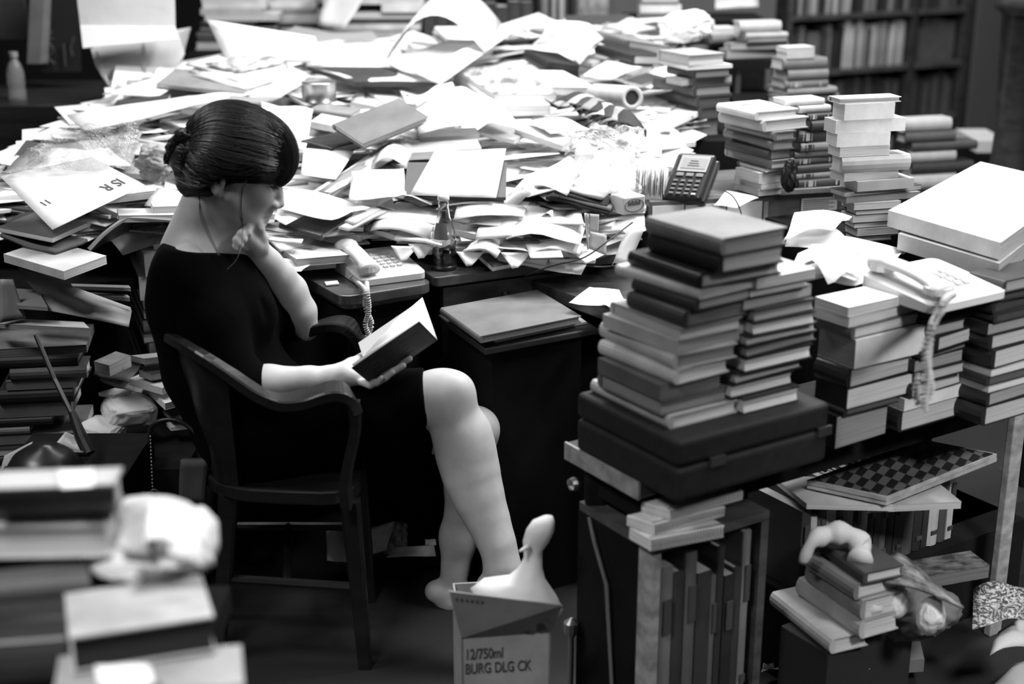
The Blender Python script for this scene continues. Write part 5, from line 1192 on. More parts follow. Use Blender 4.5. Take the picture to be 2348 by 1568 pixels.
stack(SB, .904, 450, 27, [(1682, 1739, 1792, 14, .5, 'b', 'p', 0, .5), (1684, 1745, 1794, 14, .4, 'b', 'p'), (1686, 1740, 1792, 24, .6, 'b', 'p', 3, .6), (1690, 1755, 1800, 10, .06, 'b'), (1662, 1770, 1820, 18, .3, 'b', 'h', 0, .35), (1664, 1762, 1815, 22, .04, 'l', 'h', 2, .3), (1660, 1768, 1822, 22, .12, 'l', 'h', -2, .4), (1663, 1775, 1825, 20, .14, 'l', 'h', 0, .4), (1649, 1750, 1853, 26, .5, 'l', 'h', 3, .6), (1644, 1732, 1830, 20, .7, 'l', 'h', 0, .75, 'title')])
SB = 'the spine-out stack behind the stack by the card terminal'
stack(SB, .904, 438, 20, [(1800, 1830, 1935, 20, .07, 'r', 'h', 0, .6, 'bands'), (1800, 1825, 1932, 14, .3, 'r', 'h', 0, .6, 'bands'), (1800, 1828, 1930, 18, .08, 'r', 'h'), (1800, 1820, 1918, 16, .12, 'r', 'h', 3, .6, 'bands'), (1800, 1822, 1916, 14, .2, 'r'), (1800, 1835, 1916, 20, .3, 'r', 'h', 0, .6, 'bands'), (1800, 1828, 1914, 27, .08, 'r', 'h', 0, .6, 'bands'), (1820, 1860, 1916, 24, .06, 'r'), (1810, 1850, 1908, 16, .04, 'r', 'h', 0, .6, 'bands'), (1800, 1832, 1904, 16, .4, 'r'), (1770, 1800, 1890, 14, .5, 'r')], D=3.72)
zD = W(1780, 245, 4.55).z; cab('dark cabinet behind the spine-out stacks', 1700, 1960, 4.5, zD)
SB = 'the far stack of cloth spines before the bookcase'
stack(SB, zD, 245, 20, [(1760, 1780, 1922, 24, .14, 'r'), (1760, 1805, 1918, 16, .28, 'r'), (1765, 1800, 1897, 18, .22, 'r', 'h', 0, .5, 'bands'), (1770, 1806, 1898, 24, .22, 'r'), (1765, 1795, 1895, 26, .2, 'r'), (1780, 1804, 1867, 14, .6, 'r', 'p'), (1780, 1803, 1868, 12, .75, 'b', 'p')], D=4.55)
zG = W(1708, 132, 4.9).z
m_ = MB(); q0, q1 = W(1640, 132, 4.85), W(1800, 132, 4.85); m_.box((q0.x, 4.83, zG - .03), (q1.x, 5.15, zG)); tag(m_.ob('shelf_board', dark2, origin=(q0.x, 4.9, zG)), 'dark narrow board carrying the rounded pale book at the back', 'shelf')
m_ = MB(); q = W(1688, 250, 4.86); m_.tube([Vector((q.x, 4.86, 0)), Vector((q.x, 4.86, zG - .03))], .012, 8); tag(m_.ob('shelf_post', mat('metal', .3, .5), origin=(q.x, 4.86, 0)), 'thin metal post behind the dark hardback stack', 'post')
m_ = MB(); q = W(1790, 250, 5.0); m_.tube([Vector((q.x, 5.1, 0)), Vector((q.x, 5.1, zG - .03))], .012, 8); tag(m_.ob('shelf_post', mat('metal', .1, .5), origin=(q.x, 5.1, 0)), 'dark post behind the far stack of cloth spines', 'post')
stack('the high stack on the narrow back board', zG, 132, 15, [(1655, 1666, 1806, 20, .3, 'b', 'p', 3, .4), (1660, 1675, 1808, 14, .25, 'b', 'p', -2, .4), (1670, 1715, 1805, 10, .2, 'r'), (1680, 1710, 1806, 14, .45, 'r'), (1680, 1695, 1790, 26, .55, 'r')], D=4.86)
stack('the small stack left of the rounded pale book', zG, 118, 15, [(1560, 1545, 1668, 12, .04, 'b', 'h', 0, .1), (1560, 1560, 1660, 14, .05, 'l', 'h', 3, .2), (1580, 1632, 1700, 22, .2, 'r'), (1590, 1610, 1690, 14, .75, 'b', 'p')], D=4.95)
crumple('cloth', 'crumpled white cloth lying on the crest by the small stack', 'cloth', W(1575, 62, 4.8), (.085, .07, .05), .8, 'paper', 9, .3)
# big pale stack and the blurred one behind
SB = 'the big pale stack in front of the far bookcase'
zE = W(1955, 556, 3.35).z
m_ = MB(); q = W(1955, 556, 3.35); m_.box6(Vector((q.x - .03, q.y + .0, 0)), DU * .36, DV * .3, (0, 0, q.z)); tag(m_.ob('cabinet', dark2, origin=q), 'dark low cabinet under the big pale book stack', 'cabinet')
stack(SB, zE, 556, 15, [(1940, 1960, 2045, 14, .05), (1940, 1965, 2060, 16, .6, 'b', 'p'), (1935, 1958, 2050, 14, .04), (1930, 1955, 2060, 16, .55, 'b', 'p'), (1935, 1962, 2070, 12, .06), (1930, 1958, 2065, 15, .5, 'b', 'p'), (1920, 1940, 2110, 14, .2, 'b', 'p', 4, .3), (1920, 1936, 2112, 12, .06, 'b', 'm', 8, .4), (1925, 1965, 2095, 23, .45, 'r', 'p', 3), (1915, 1935, 2060, 18, .7, 'b', 'p', 6), (1912, 1928, 2085, 37, .4, 'r', 'h'), (1915, 1925, 2040, 23, .7, 'b', 'p'), (1910, 1918, 2040, 30, .8, 'r', 'p', -2), (1910, 1915, 2075, 30, .8, 'r', 'p'), (1920, 1935, 2050, 37, .8, 'r', 'p'), (1915, 1925, 2066, 12, .7, 'b', 'h')], D=3.35)
SB = 'the short blurred stack between far bookcase and newspapers'
zF = W(2085, 436, 4.6).z; cab('dark cabinet under the short blurred stack by the far bookcase', 2050, 2260, 4.6, zF)
stack(SB, zF, 436, 15, [(2070, 2085, 2190, 34, .55, 'r'), (2075, 2090, 2230, 26, .05, 'r'), (2070, 2085, 2190, 26, .45, 'r'), (2080, 2090, 2240, 20, .08, 'r'), (2065, 2075, 2190, 24, .12, 'r'), (2060, 2072, 2180, 30, .5, 'r')], D=4.6)
# small figurine
crumple('figurine', 'small black figurine standing before the spine-out stack', 'figurine', W(1808, 404, 3.62), (.020, .016, .040), .006, 'plain', 5, .4, freq=1.6)
S_([(1636, 472), (1690, 476), (1740, 452), (1665, 436)], .8, D=3.58, tilt=-.18, bend=.006, label='white sheet lying on the card file box right of the terminal')
# white box at the far right, grey wall strip, dark newel
m_ = MB(); q = W(2242, 352, 5.4); m_.box((q.x, 5.4, 0), (q.x + .5, 5.8, q.z)); tag(m_.ob('cabinet', dark2, origin=(q.x + .2, 5.6, 0)), 'dark cabinet under the white carton at the far right', 'cabinet')
m_ = MB(); m_.box((q.x, 5.42, q.z), (q.x + .12, 5.7, q.z + .045)); tag(m_.ob('carton', mat('paper', .6), origin=(q.x, 5.5, q.z)), 'flat white carton beside the dark fluted column at the back', 'carton')
m_ = MB(); q = W(2335, 200, 4.6); m_.lathe(Vector((q.x, 4.6, 0)), [(.10, 0), (.10, .5), (.075, .55), (.06, .9), (.075, 1.28), (.10, 1.3), (.10, 1.34), (.06, 1.38), (.06, 2.9)], 20); tag(m_.ob('column', mat('wood', .03, .4), None, True, origin=(q.x, 4.6, 0)), 'dark turned wooden column at the far right edge', 'column')
# far bookcase running along the desk direction
o7 = W(1800, 150, 6.9); o7 = Vector((o7.x, 6.9, 0)); Lb = 1.16; wd = mat('wood', .05, .5)
zs_ = [.26, .53, .80, 1.068, 1.335, 1.60]
bcs = thing('bookcase', 'tall dark bookcase of many shelves against the back wall at right', 'bookcase', o7 + DU * .55)
m_ = MB(); m_.box6(o7, DU * .03, DV * .26, (0, 0, 1.9)); m_.ob('side_panel', mat('wood', .10, .5), bcs)
m_ = MB(); m_.box6(o7 + DU * .78, DU * .03, DV * .26, (0, 0, 1.9)); m_.ob('divider', wd, bcs)
m_ = MB(); m_.box6(o7 + DU * (Lb - .03), DU * .05, DV * .26, (0, 0, 1.9)); m_.ob('side_panel', wd, bcs)
m_ = MB(); m_.box6(o7 + DV * .26, DU * Lb, DV * .01, (0, 0, 1.9)); m_.ob('back_panel', mat('plain', .02, .8), bcs)
for z in zs_:
    m_ = MB(); m_.box6(o7 + DU * .03 + Vector((0, 0, z - .024)), DU * (Lb - .06), DV * .26, (0, 0, .022)); m_.ob('shelf', mat('wood', .10, .5), bcs)
names = ['lowest', 'second', 'third', 'fourth', 'fifth']
for k, z in enumerate(zs_[2:4]):
    upright(0, o7 + DU * .034 + DV * .02, DU, DV, .74, z, .17, .228, [.05, .6, .08, .3, .65, .04, .1, .5, .03, .2], f'on {["middle", "upper"][k]} shelf of the far bookcase', f'books on the {["middle", "upper"][k]} shelf of the far bookcase', seed=31 + k, deco=False, wmin=.016, wmax=.038, lean=.06)
rb = random.Random(5); sm = MB()
for x0, L_, zl, tn in ((.034, .74, zs_[:2], (0, 1, 2, 1)), (.815, .30, zs_[:4], (1, 2, 2))):
    for z in zl:
        x = 0
        while x < L_ - .035:
            w_ = rb.uniform(.014, .034); sm.box6(o7 + DU * (x0 + x) + DV * .03 + Vector((0, 0, z)), DU * w_, DV * rb.uniform(.13, .18), (0, 0, rb.uniform(.17, .225)), rb.choice(tn)); x += w_ + .001
tag(sm.ob('shelved_books', [mat('cover', .45), mat('cover', .05), mat('cover', .12)], origin=o7 + DU * .5), 'dim rows of upright books low down and beyond the divider of the far bookcase', 'books', None, 'stuff')
m_ = MB(); m_.box6(o7 + DU * (Lb + .05), DU * .3, DV * .02, (0, 0, 2.9)); struct(m_.ob('grey_wall_strip', mat('wall', .12, .8), origin=o7 + DU * Lb))  # grey strip of wall right of the far bookcase
# second shelf, pale column and grey wall behind the crest
o8 = W(1236, 60, 6.3); o8 = Vector((o8.x, 6.3, 0)); b8 = thing('bookcase', 'small dark bookcase behind the heap crest, left of the pale column', 'bookcase', o8)
for x in (0, .165): m_ = MB(); m_.box6(o8 + DU * x, DU * .015, DV * .2, (0, 0, 1.7)); m_.ob('side_panel', wd, b8)
zz = W(1270, 56, 6.3).z
for z in (zz, zz + .3): m_ = MB(); m_.box6(o8 + DU * .015 + Vector((0, 0, z - .02)), DU * .15, DV * .2, (0, 0, .02)); m_.ob('shelf', wd, b8)
upright(0, o8 + DU * .017 + DV * .01, DU, DV, .148, zz + .001, .2, .24, [.3, .05, .6, .1, .5], 'in the small bookcase behind the crest', 'books in the small back bookcase', seed=77, deco=False)
q = W(1322, 60, 6.5); m_ = MB(); m_.box((q.x, 6.5, 0), (q.x + .14, 6.6, 2.9))
for k in range(3): m_.box((q.x + .012 + k * .045, 6.488, 0), (q.x + .03 + k * .045, 6.5, 2.9))
struct(m_.ob('trim_1', mat('wood', .45, .6), origin=(q.x, 6.5, 0)))
m_ = MB(); m_.box((q.x + .14, 6.56, 0), (q.x + .9, 6.62, 2.9)); struct(m_.ob('alcove_wall', mat('wall', .14, .8), origin=(q.x + .5, 6.6, 0)))  # grey alcove wall right of the pale column
# row of cloth binders, far piles of papers
zb = W(1100, 10, 5.6).z - .3
stack('the far middle pile behind the printed newspaper', W(600, 112, 5.9).z, 112, 4, [(590, 600, 720, 16, .6, 'r', 'p'), (590, 605, 735, 14, .5, 'b', 'p'), (590, 610, 720, 18, .75, 'r', 'p'), (590, 640, 740, 10, .05, 'r'), (590, 605, 745, 20, .6, 'r', 'p'), (590, 600, 720, 14, .3, 'r'), (590, 620, 725, 18, .75, 'r', 'p'), (590, 630, 700, 20, .6, 'b', 'p')], D=5.9)
stack('the far left pile behind the tall white board', W(455, 122, 5.7).z, 122, 4, [(440, 450, 620, 12, .3, 'b', 'p'), (440, 452, 690, 12, .5, 'r', 'p'), (440, 455, 700, 10, .06, 'r'), (440, 452, 640, 12, .12, 'r'), (440, 460, 630, 12, .12, 'r'), (450, 462, 585, 14, .03, 'r'), (440, 470, 640, 14, .7, 'b', 'p'), (440, 460, 600, 14, .5, 'r', 'p'), (440, 465, 610, 14, .75, 'r', 'p'), (440, 462, 590, 14, .6, 'b', 'p')], D=5.7)
stack('the far pile above the arched paper', W(705, 104, 5.6).z, 104, 3, [(700, 705, 900, 16, .06, 'b', 'p', 2, .3), (700, 735, 950, 18, .5, 'r', 'p'), (690, 790, 965, 14, .7, 'r', 'p'), (700, 730, 960, 12, .05, 'r'), (700, 745, 965, 14, .6, 'b', 'p'), (700, 875, 972, 18, .85, 'r', 'p'), (700, 740, 960, 14, .6, 'r', 'p'), (700, 760, 955, 16, .7, 'r', 'p'), (700, 735, 900, 14, .75, 'b', 'p')], D=5.6)
m_ = MB(); q0, q1 = W(420, 120, 5.5), W(1250, 120, 5.5); m_.box((q0.x, 5.5, 0), (q1.x, 6.0, W(700, 124, 5.55).z)); tag(m_.ob('cabinet', dark2, origin=(0, 5.75, 0)), 'long dark cabinet behind the heap carrying far piles and binders', 'cabinet')
o = W(972, 100, 5.62); upright(0, Vector((o.x, 5.62, 0)), Vector((1, .03, 0)).normalized(), Vector((-.03, 1, 0)).normalized(), .455, W(700, 124, 5.55).z + .002, W(1100, 12, 5.62).z - W(700, 124, 5.55).z - .01, W(1100, 4, 5.62).z - W(700, 124, 5.55).z, [.05, .07, .04, .06], 'of the cloth binders behind the arched paper', 'cloth binders behind the arched paper', wmin=.035, wmax=.06, seed=3, deco=False, dmin=.1, dmax=.12)
S_([(730, 60), (790, 70), (850, -30), (760, -40)], .8, nrm=(-.4, -.8, .4), D=5.5, bend=.02, label='white paper propped up at the top edge above the printed newspaper')
stack('the white stack against the alcove wall', W(1470, 46, 5.3).z, 46, 3, [(1462, 1466, 1560, 16, .15, 'r', 'p'), (1462, 1468, 1562, 18, .7, 'r', 'p'), (1462, 1472, 1555, 14, .3, 'r'), (1462, 1470, 1548, 16, .75, 'r', 'p')], D=5.3)
m_ = MB(); q0, q1 = W(1440, 46, 5.3), W(1760, 46, 5.3); m_.box((q0.x, 5.28, 0), (q1.x, 5.6, q0.z)); tag(m_.ob('cabinet', dark2, origin=(q0.x + .2, 5.4, 0)), 'dark cabinet carrying the white stack against the alcove wall', 'cabinet')
S_([(1640, 22), (1740, 16), (1740, -20), (1640, -20)], .8, nrm=(0, -1, .2), D=5.5, bend=.02, label='white paper hanging at the top edge left of the far bookcase')
# ---------------------------------------------------------------- upper left: dark cabinet, plastic bottle, boards
q = W(0, 238, 4.9); q1 = W(215, 238, 4.9); m_ = MB(); m_.box((q.x - .6, 4.88, 0), (q1.x, 5.5, q.z)); tag(bevel(m_.ob('cabinet', mat('wood', .03, .35), origin=(q.x, 5.1, 0)), .006), 'dark polished cabinet at the upper left carrying a plastic bottle', 'cabinet')
q = W(42, 234, 5.0); pb2 = thing('bottle', 'clear plastic bottle standing on the dark cabinet at upper left', 'bottle', q)
m_ = MB(); m_.lathe(q, [(.026, 0), (.030, .008), (.030, .04), (.027, .05), (.030, .06), (.030, .10), (.022, .13), (.012, .148), (.011, .155)], 20); m_.ob('bottle_body', mat('clear', .5), pb2, True)
m_ = MB(); m_.lathe(q + Vector((0, 0, .155)), [(.015, 0), (.015, .018)], 16); m_.ob('cap', mat('paper', .3), pb2)
m_ = MB(); a_, b_ = W(62, 146, 5.2), W(84, -20, 5.2); m_.box6(a_, (.05, 0, 0), (.02, .02, .0), (.045, 0, .3)); tag(m_.ob('cardboard_sheet', mat('cover', .16), origin=a_), 'narrow grey board leaning behind the plastic bottle', 'board')
m_ = MB(); a_ = W(0, 90, 5.3); m_.box6(a_, (.1, 0, 0), (0, .03, 0), (0, 0, .2)); tag(m_.ob('folder', mat('cover', .06), origin=a_), 'dark folder standing at the upper left corner', 'folder')
pst = thing('poster', 'black poster with faint curling letters hanging at upper left', 'poster', W(140, 100, 5.25)); m_ = MB(); a_ = W(96, 165, 5.25); m_.box6(a_, (.14, .01, 0), (0, .006, 0), (.02, 0, .32)); m_.ob('sheet', mat('plain', .01, .6), pst)
m_ = MB(); q = lambda x, y: W(x, y, 5.24)
for L in ([(108, 148), (110, 118)], [(124, 116), (109, 132), (126, 146)], [(104, 112), (112, 96), (122, 112)], [(150, 150), (146, 100)], [(122, 90), (108, 84), (120, 74), (106, 66)], [(166, 128), (162, 108), (170, 84)]): m_.tube([q(*p) for p in L], .003, 5)
m_.ob('lettering', mat('plain', .07, .5), pst)
# hanging poster and paper bag
hpz = thing('poster', 'large white poster hanging with its lower edge folded, upper left', 'poster', W(300, 60, 4.7)); vs = []; cs = [(172, -40), (400, -40), (402, 60), (184, 58)]
m_ = MB(); P = [W(x, y, 4.7) for x, y in cs] + [W(190, 110, 4.62), W(410, 90, 4.62)]
m_.add([P[0], P[1], P[2], P[3]], [(0, 3, 2, 1)]); o = m_.ob('sheet', mat('paper', .78), hpz); q = o.modifiers.new('thickness', 'SOLIDIFY'); q.thickness = .002
m_ = MB(); m_.add([P[3], P[2], P[5], P[4]], [(0, 3, 2, 1)]); o = m_.ob('folded_edge', mat('paper', .62), hpz); q = o.modifiers.new('thickness', 'SOLIDIFY'); q.thickness = .002
pbag = thing('paper_bag', 'pale paper bag open at the top beneath the hanging white poster', 'bag', W(310, 180, 4.7))
a, b, c, d, e, f = W(250, 200, 4.62), W(385, 178, 4.66), W(424, 122, 4.72), W(408, 76, 4.78), W(208, 112, 4.78), W(218, 150, 4.7)
m_ = MB(); m_.add([a, b, c, d, e, f, a + Vector((.02, .2, .02)), b + Vector((0, .2, .02)), d + Vector((0, .2, 0)), e + Vector((0, .2, 0))], [(0, 1, 2, 3, 4, 5), (6, 9, 8, 7), (0, 5, 4, 9, 6), (1, 7, 8, 3, 2), (0, 6, 7, 1)]); m_.ob('bag', mat('paper', .55), pbag)
m_ = MB(); m_.tube([W(222, 116, 4.76), W(232, 150, 4.68), W(250, 196, 4.6)], .003, 6); m_.ob('crease', mat('paper', .5), pbag)
m_ = MB(); m_.tube([W(330, 96, 4.76), W(332, 140, 4.68), W(334, 178, 4.62)], .003, 6); m_.ob('crease', mat('paper', .4), pbag)
# ---------------------------------------------------------------- left end of the heap and the stacks below it
S_([(0, 398), (60, 345), (330, 300), (300, 380)], .3, lift=.0, kind='print', label='printed leaflets inside the clear bag at the left end', bend=.02)
S_([(60, 392), (300, 380), (250, 340), (120, 345)], .82, lift=.05, bend=.01, label='white paper under the clear bag behind the lettered sheet')
lp = [(120, 526), (332, 424), (210, 360), (0, 404)]
S_([(70, 440), (210, 470), (340, 420), (190, 372)], .7, lift=.07, label='pale sheet beneath the lettered poster sheet')
ls = S_(lp, .82, D=3.42, tilt=.12, bend=0, thick=.0015, label='white poster sheet with upside-down letters overhanging at the left', name='poster_sheet', catg='paper')
pL, nL = LASTP[0], LASTP[1]
def letters(txt, px, py, p, n, size, ux, parent=None, tone=.06, name='lettering', squash=.7, label=None):
    cu = bpy.data.curves.new(name, 'FONT'); cu.body = txt; cu.size = size; cu.extrude = .0003; cu.offset = size * .012; cu.align_x = 'LEFT'; cu.materials.append(mat('plain', tone, .6))
    o = bpy.data.objects.new(name, cu); link(o); x = Vector(ux).normalized(); n = Vector(n).normalized(); x = (x - n * x.dot(n)).normalized(); y = n.cross(x); q = PL(px, py, p, n)
    M = Matrix((( x.x * squash, y.x, n.x, q.x), (x.y * squash, y.y, n.y, q.y), (x.z * squash, y.z, n.z, q.z), (0, 0, 0, 1)))
    if parent is None or parent.type == 'EMPTY' or True:
        me = bpy.data.meshes.new_from_object(o); bpy.data.objects.remove(o); me.transform(M)
        off = Vector(parent.location); me.transform(Matrix.Translation(-off)); o = bpy.data.objects.new(name, me); link(o); o.parent = parent
        if not me.materials: me.materials.append(mat('plain', tone, .6))
    return o
bpy.context.view_layer.update()
l0, l1 = PL(120, 526, pL, nL), PL(332, 424, pL, nL); dL = (l0 - l1)
ls2 = letters('IS R', 270, 408, pL + nL * .0012, nL, .05, dL, ls); letters('11', 108, 456, pL + nL * .0012, nL, .035, dL, ls)
crumple('paper_wad', 'crumpled grey plastic wrapping left of the woman\'s hair bun', 'wrapping', W(365, 375, 3.6), (.055, .04, .042), .35, 'paper', 21, .5)
def lbook(A, B, C, h, tone, sp, kd, label, D=3.4, page=.6, tilt=-.22, **k): return hbook(A, B, C, h, tone, sp, kd, D=D, tilt=tilt, page=page, label=label, **k)
S_([(330, 470), (440, 480), (440, 440), (360, 432)], .6, D=3.5, tilt=-.1, label='pale sheet just left of the woman\'s nape')
lbook((345, 462), (350, 474), (470, 470), 18, .75, 'r', 'p', 'white paperback lying left of the woman\'s neck', 3.42)
lbook((268, 478), (272, 494), (460, 492), 16, .6, 'r', 'p', 'long pale book second beneath the sheet by the woman\'s nape', 3.40)
# bent binder
m_ = MB(); pts = cat([W(204, 570, 3.28), W(238, 535, 3.3), W(285, 502, 3.32), W(320, 498, 3.32), W(425, 506, 3.32)], 5); vs = []
for p in pts: vs += [p, p + Vector((.04, .24, .0)), p + Vector((.0, .0, -.010)), p + Vector((.04, .24, -.01))]
m_.add(vs, [q for i in range(len(pts) - 1) for q in ((4*i, 4*i+4, 4*i+5, 4*i+1), (4*i+2, 4*i+3, 4*i+7, 4*i+6), (4*i, 4*i+2, 4*i+6, 4*i+4), (4*i+1, 4*i+5, 4*i+7, 4*i+3))]); bb = thing('binder', 'bent black binder with pale rim left of the woman\'s shoulder', 'binder', pts[0])
m_.ob('cover', mat('plain', .03, .4), bb); m_ = MB(); m_.tube([p + Vector((0, -.001, -.002)) for p in pts], .0055, 6); m_.ob('rim', mat('plain', .4, .4), bb)
S_([(0, 540), (126, 578), (200, 545), (60, 505)], .12, D=3.36, tilt=-.1, thick=.008, bend=.01, label='dark open ledger lying above the thick white-spined folder', name='ledger', catg='ledger')
lbook((-5, 520), (120, 545), (200, 510), 12, .12, 'l', 'p', 'dark paperback under the lettered poster sheet', 3.4)
lbook((8, 582), (146, 622), (244, 586), 20, .5, 'r', 'p', 'thick folder with pale rounded spine at the left edge', 3.26, .55)
lbook((0, 520), (140, 500), (180, 470), 14, .05, 'r', 'h', 'black book left beneath the lettered poster sheet', 3.5)
lbook((162, 650), (166, 656), (300, 660), 8, .3, 'r', 'p', 'thin grey booklet right under the pale-spined folder', 3.3)
lbook((164, 668), (168, 674), (298, 682), 9, .35, 'r', 'p', 'thin grey booklet, second under the pale-spined folder', 3.3)
S_([(110, 712), (296, 750), (294, 702), (40, 612)], .3, D=3.24, nrm=(-.12, -.9, .45), bend=.03, curl=.02, label='grey parchment sheet draped down beside the woman\'s chair', kind='paper')
S_([(0, 640), (30, 640), (60, 730), (0, 740)], .2, D=3.2, nrm=(.3, -.9, .3), label='pale crumpled sheet at the left edge below the pale-spined folder')
crz = .30; o = W(-30, 1107, 3.15); m_ = MB(); m_.box((-1.35, 3.13, 0), (-.92, 3.5, o.z)); tag(m_.ob('crate', dark2, origin=(-1.1, 3.3, 0)), 'dark crate under the low book stack at the left edge', 'crate')
SB = 'the low stack at the left edge behind the desk lamp'
stack(SB, o.z, 1107, 8, [(-60, -30, 150, 20, .04), (-60, -30, 190, 18, .2, 'r'), (-60, -30, 185, 22, .04, 'r'), (-60, -20, 165, 12, .6, 'b', 'p'), (-60, -20, 190, 12, .04), (-60, -20, 190, 20, .2, 'r', 'p'), (-50, -20, 70, 20, .2, 'r'), (-50, -20, 120, 20, .03, 'r'), (-50, -20, 166, 30, .16, 'r', 'p'), (-40, 0, 170, 34, .03, 'r'), (0, 15, 178, 20, .16, 'b', 'p', 0, .2), (10, 25, 200, 28, .1, 'r'), (-30, -10, 180, 26, .03, 'r'), (-60, -30, 200, 18, .2, 'b', 'p', 2, .2)], D=3.15)
SB = 'the stack of white boxes behind the woman\'s back'
z0 = W(330, 900, 3.42).z; m_ = MB(); m_.box((-.93, 3.40, 0), (-.70, 3.62, z0)); tag(m_.ob('crate', dark2, origin=(-.8, 3.5, 0)), 'dark crate behind the armchair under the white boxes', 'crate')
stack(SB, z0, 900, 20, [(300, 340, 430, 30, .1), (290, 330, 430, 26, .3, 'b', 'p'), (300, 330, 420, 24, .04), (300, 345, 420, 30, .4, 'r', 'p'), (290, 330, 400, 24, .06), (297, 330, 400, 30, .3, 'r'), (300, 330, 400, 24, .04), (290, 330, 400, 20, .3, 'r', 'p'), (300, 322, 420, 54, .85, 'r', 'p'), (312, 334, 430, 52, .9, 'r', 'p')], D=3.42)
# paper slump beside the chair
for i, (cs, t) in enumerate([([(215, 860), (300, 880), (330, 820), (240, 805)], .2), ([(230, 870), (320, 905), (345, 850), (265, 830)], .4), ([(300, 880), (400, 905), (425, 850), (330, 830)], .6), ([(330, 905), (440, 960), (450, 880), (370, 870)], .75), ([(255, 905), (300, 915), (310, 890), (270, 885)], .5), ([(360, 950), (455, 970), (455, 930), (380, 925)], .5), ([(380, 985), (470, 990), (470, 965), (400, 960)], .7), ([(200, 1040), (330, 1048), (340, 1025), (230, 1015)], .6), ([(330, 1040), (480, 1040), (480, 1015), (340, 1012)], .5)]):
    S_(cs, t, D=G(sum(c[0] for c in cs) / 4, 900, .42).y + .0, nrm=(-.1, -.35, 1), bend=.012, thick=[.0008, .01, .02][i % 3], label=f'{tname(t)} papers slumping beside the armchair, {ordw(i + 1)} going down', name='papers_bundle' if i % 3 else 'paper_sheet')
def pack(label, c, A, B, C, h, tone):
    p = G(*c, A); return None
for i, (x, y, r, t) in enumerate(((298, 940, (.060, .052, .028), .72), (236, 990, (.050, .045, .026), .68))):
    crumple('paper_parcel', ['upper soft white paper parcel beside the dark desk lamp arm', 'lower soft white paper parcel with rolled end beside the lamp arm'][i], 'parcel', W(x, y, 3.22 - i * .05), r, t, 'paper', 31 + i, .12, R=(.15, .12, .5 - .9 * i), boxy=.55)
for i, (A, B, C, h, t, pg, sp) in enumerate((((215, 828), (250, 838), (300, 815), 26, .3, .4, 'b'), ((300, 815), (330, 822), (420, 812), 14, .5, .8, 'b'), ((318, 846), (345, 856), (430, 842), 18, .06, .4, 'l'), ((296, 868), (372, 890), (420, 868), 16, .6, .7, 'r'), ((340, 890), (378, 925), (450, 905), 16, .75, .7, 'l'), ((372, 935), (392, 952), (470, 945), 14, .05, .3, 'l'), ((225, 900), (262, 906), (300, 895), 8, .5, .6, 'b'), ((380, 968), (392, 980), (480, 972), 8, .7, .75, 'b'), ((300, 1024), (330, 1046), (470, 1030), 10, .5, .6, 'b'))):
    lbook(A, B, C, h, t, sp, 'p', f'{tname(t)} booklet slumping beside the chair back, {ordw(i + 1)} going down', 3.28, pg)
lbook((-20, 728), (-10, 742), (205, 752), 10, .35, 'r', 'p', 'long grey board lying above the low stack at the left edge', 3.2, .3)
lbook((20, 660), (40, 700), (110, 705), 8, .2, 'r', 'p', 'grey folder under the parchment sheet at the left', 3.25, .3)
cr = thing('crate', 'black crate on the floor beneath the soft white parcels', 'crate', (-.95, 3.3, 0)); m_ = MB(); m_.box((-1.04, 3.05, 0), (-.76, 3.38, W(300, 1020, 3.2).z)); m_.ob('box', dark2, cr)
for i, (cs, t, D) in enumerate([([(410, 1150), (418, 1050), (478, 1048), (472, 1150)], .05, 2.95)]):
    S_(cs, t, D=D, nrm=(.1, -1, .1), thick=.02, kind='cover', label=['black framed picture standing beside the armchair'][i], name='picture_frame', catg='frame')
m_ = MB(); a = [W(x, y, 2.94) for x, y in ((412, 1148), (420, 1052), (476, 1050), (470, 1148), (412, 1148))]; m_.tube(a, .003, 4, cap=False); tag(m_.ob('frame_edge', mat('plain', .12, .4), origin=a[0]), 'thin grey rim of a small frame beside the armchair', 'frame')
# desk lamp lying at the left
m_ = MB(); m_.box((-1.12, 2.80, 0), (-.84, 3.10, W(105, 1085, 2.85).z - .006)); tag(m_.ob('crate', dark2, origin=(-.98, 2.95, 0)), 'black crate beneath the domed desk lamp behind the foreground pile', 'crate')
lam = thing('desk_lamp', 'black desk lamp with domed shade and long straight arm at the left', 'lamp', W(105, 1080, 2.9))
m_ = MB(); q = W(105, 1085, 2.85); m_.lathe(q, [(.085, 0), (.083, .01), (.07, .035), (.045, .055), (.02, .063), (.012, .07)], 26, (.1, -.1, 1)); m_.ob('lamp_shade', mat('plain', .012, .35), lam, True)
m_ = MB(); m_.tube([W(82, 768, 3.05), W(125, 870, 3.0), W(165, 950, 2.95)], .0055, 8); m_.ob('arm', mat('metal', .12, .4), lam)
m_ = MB(); m_.tube([W(165, 945, 2.95), W(185, 1000, 2.92), W(205, 1040, 2.9)], [.008, .014, .014], 10); m_.ob('joint', mat('plain', .012, .4), lam)
m_ = MB(); m_.tube([W(205, 1040, 2.9), W(150, 1040, 2.87), W(110, 1030, 2.85)], .007, 8); m_.ob('bracket', mat('plain', .012, .4), lam)
S_([(0, 1090), (30, 1100), (75, 1012), (10, 1045)], .5, D=2.95, nrm=(-.3, -.8, .4), bend=.01, label='white paper behind the black lamp shade at the left edge')
S_([(125, 1020), (188, 1042), (175, 1000), (150, 990)], .6, D=2.98, nrm=(.3, -.8, .4), bend=.01, label='white paper corner between lamp shade and lamp arm')
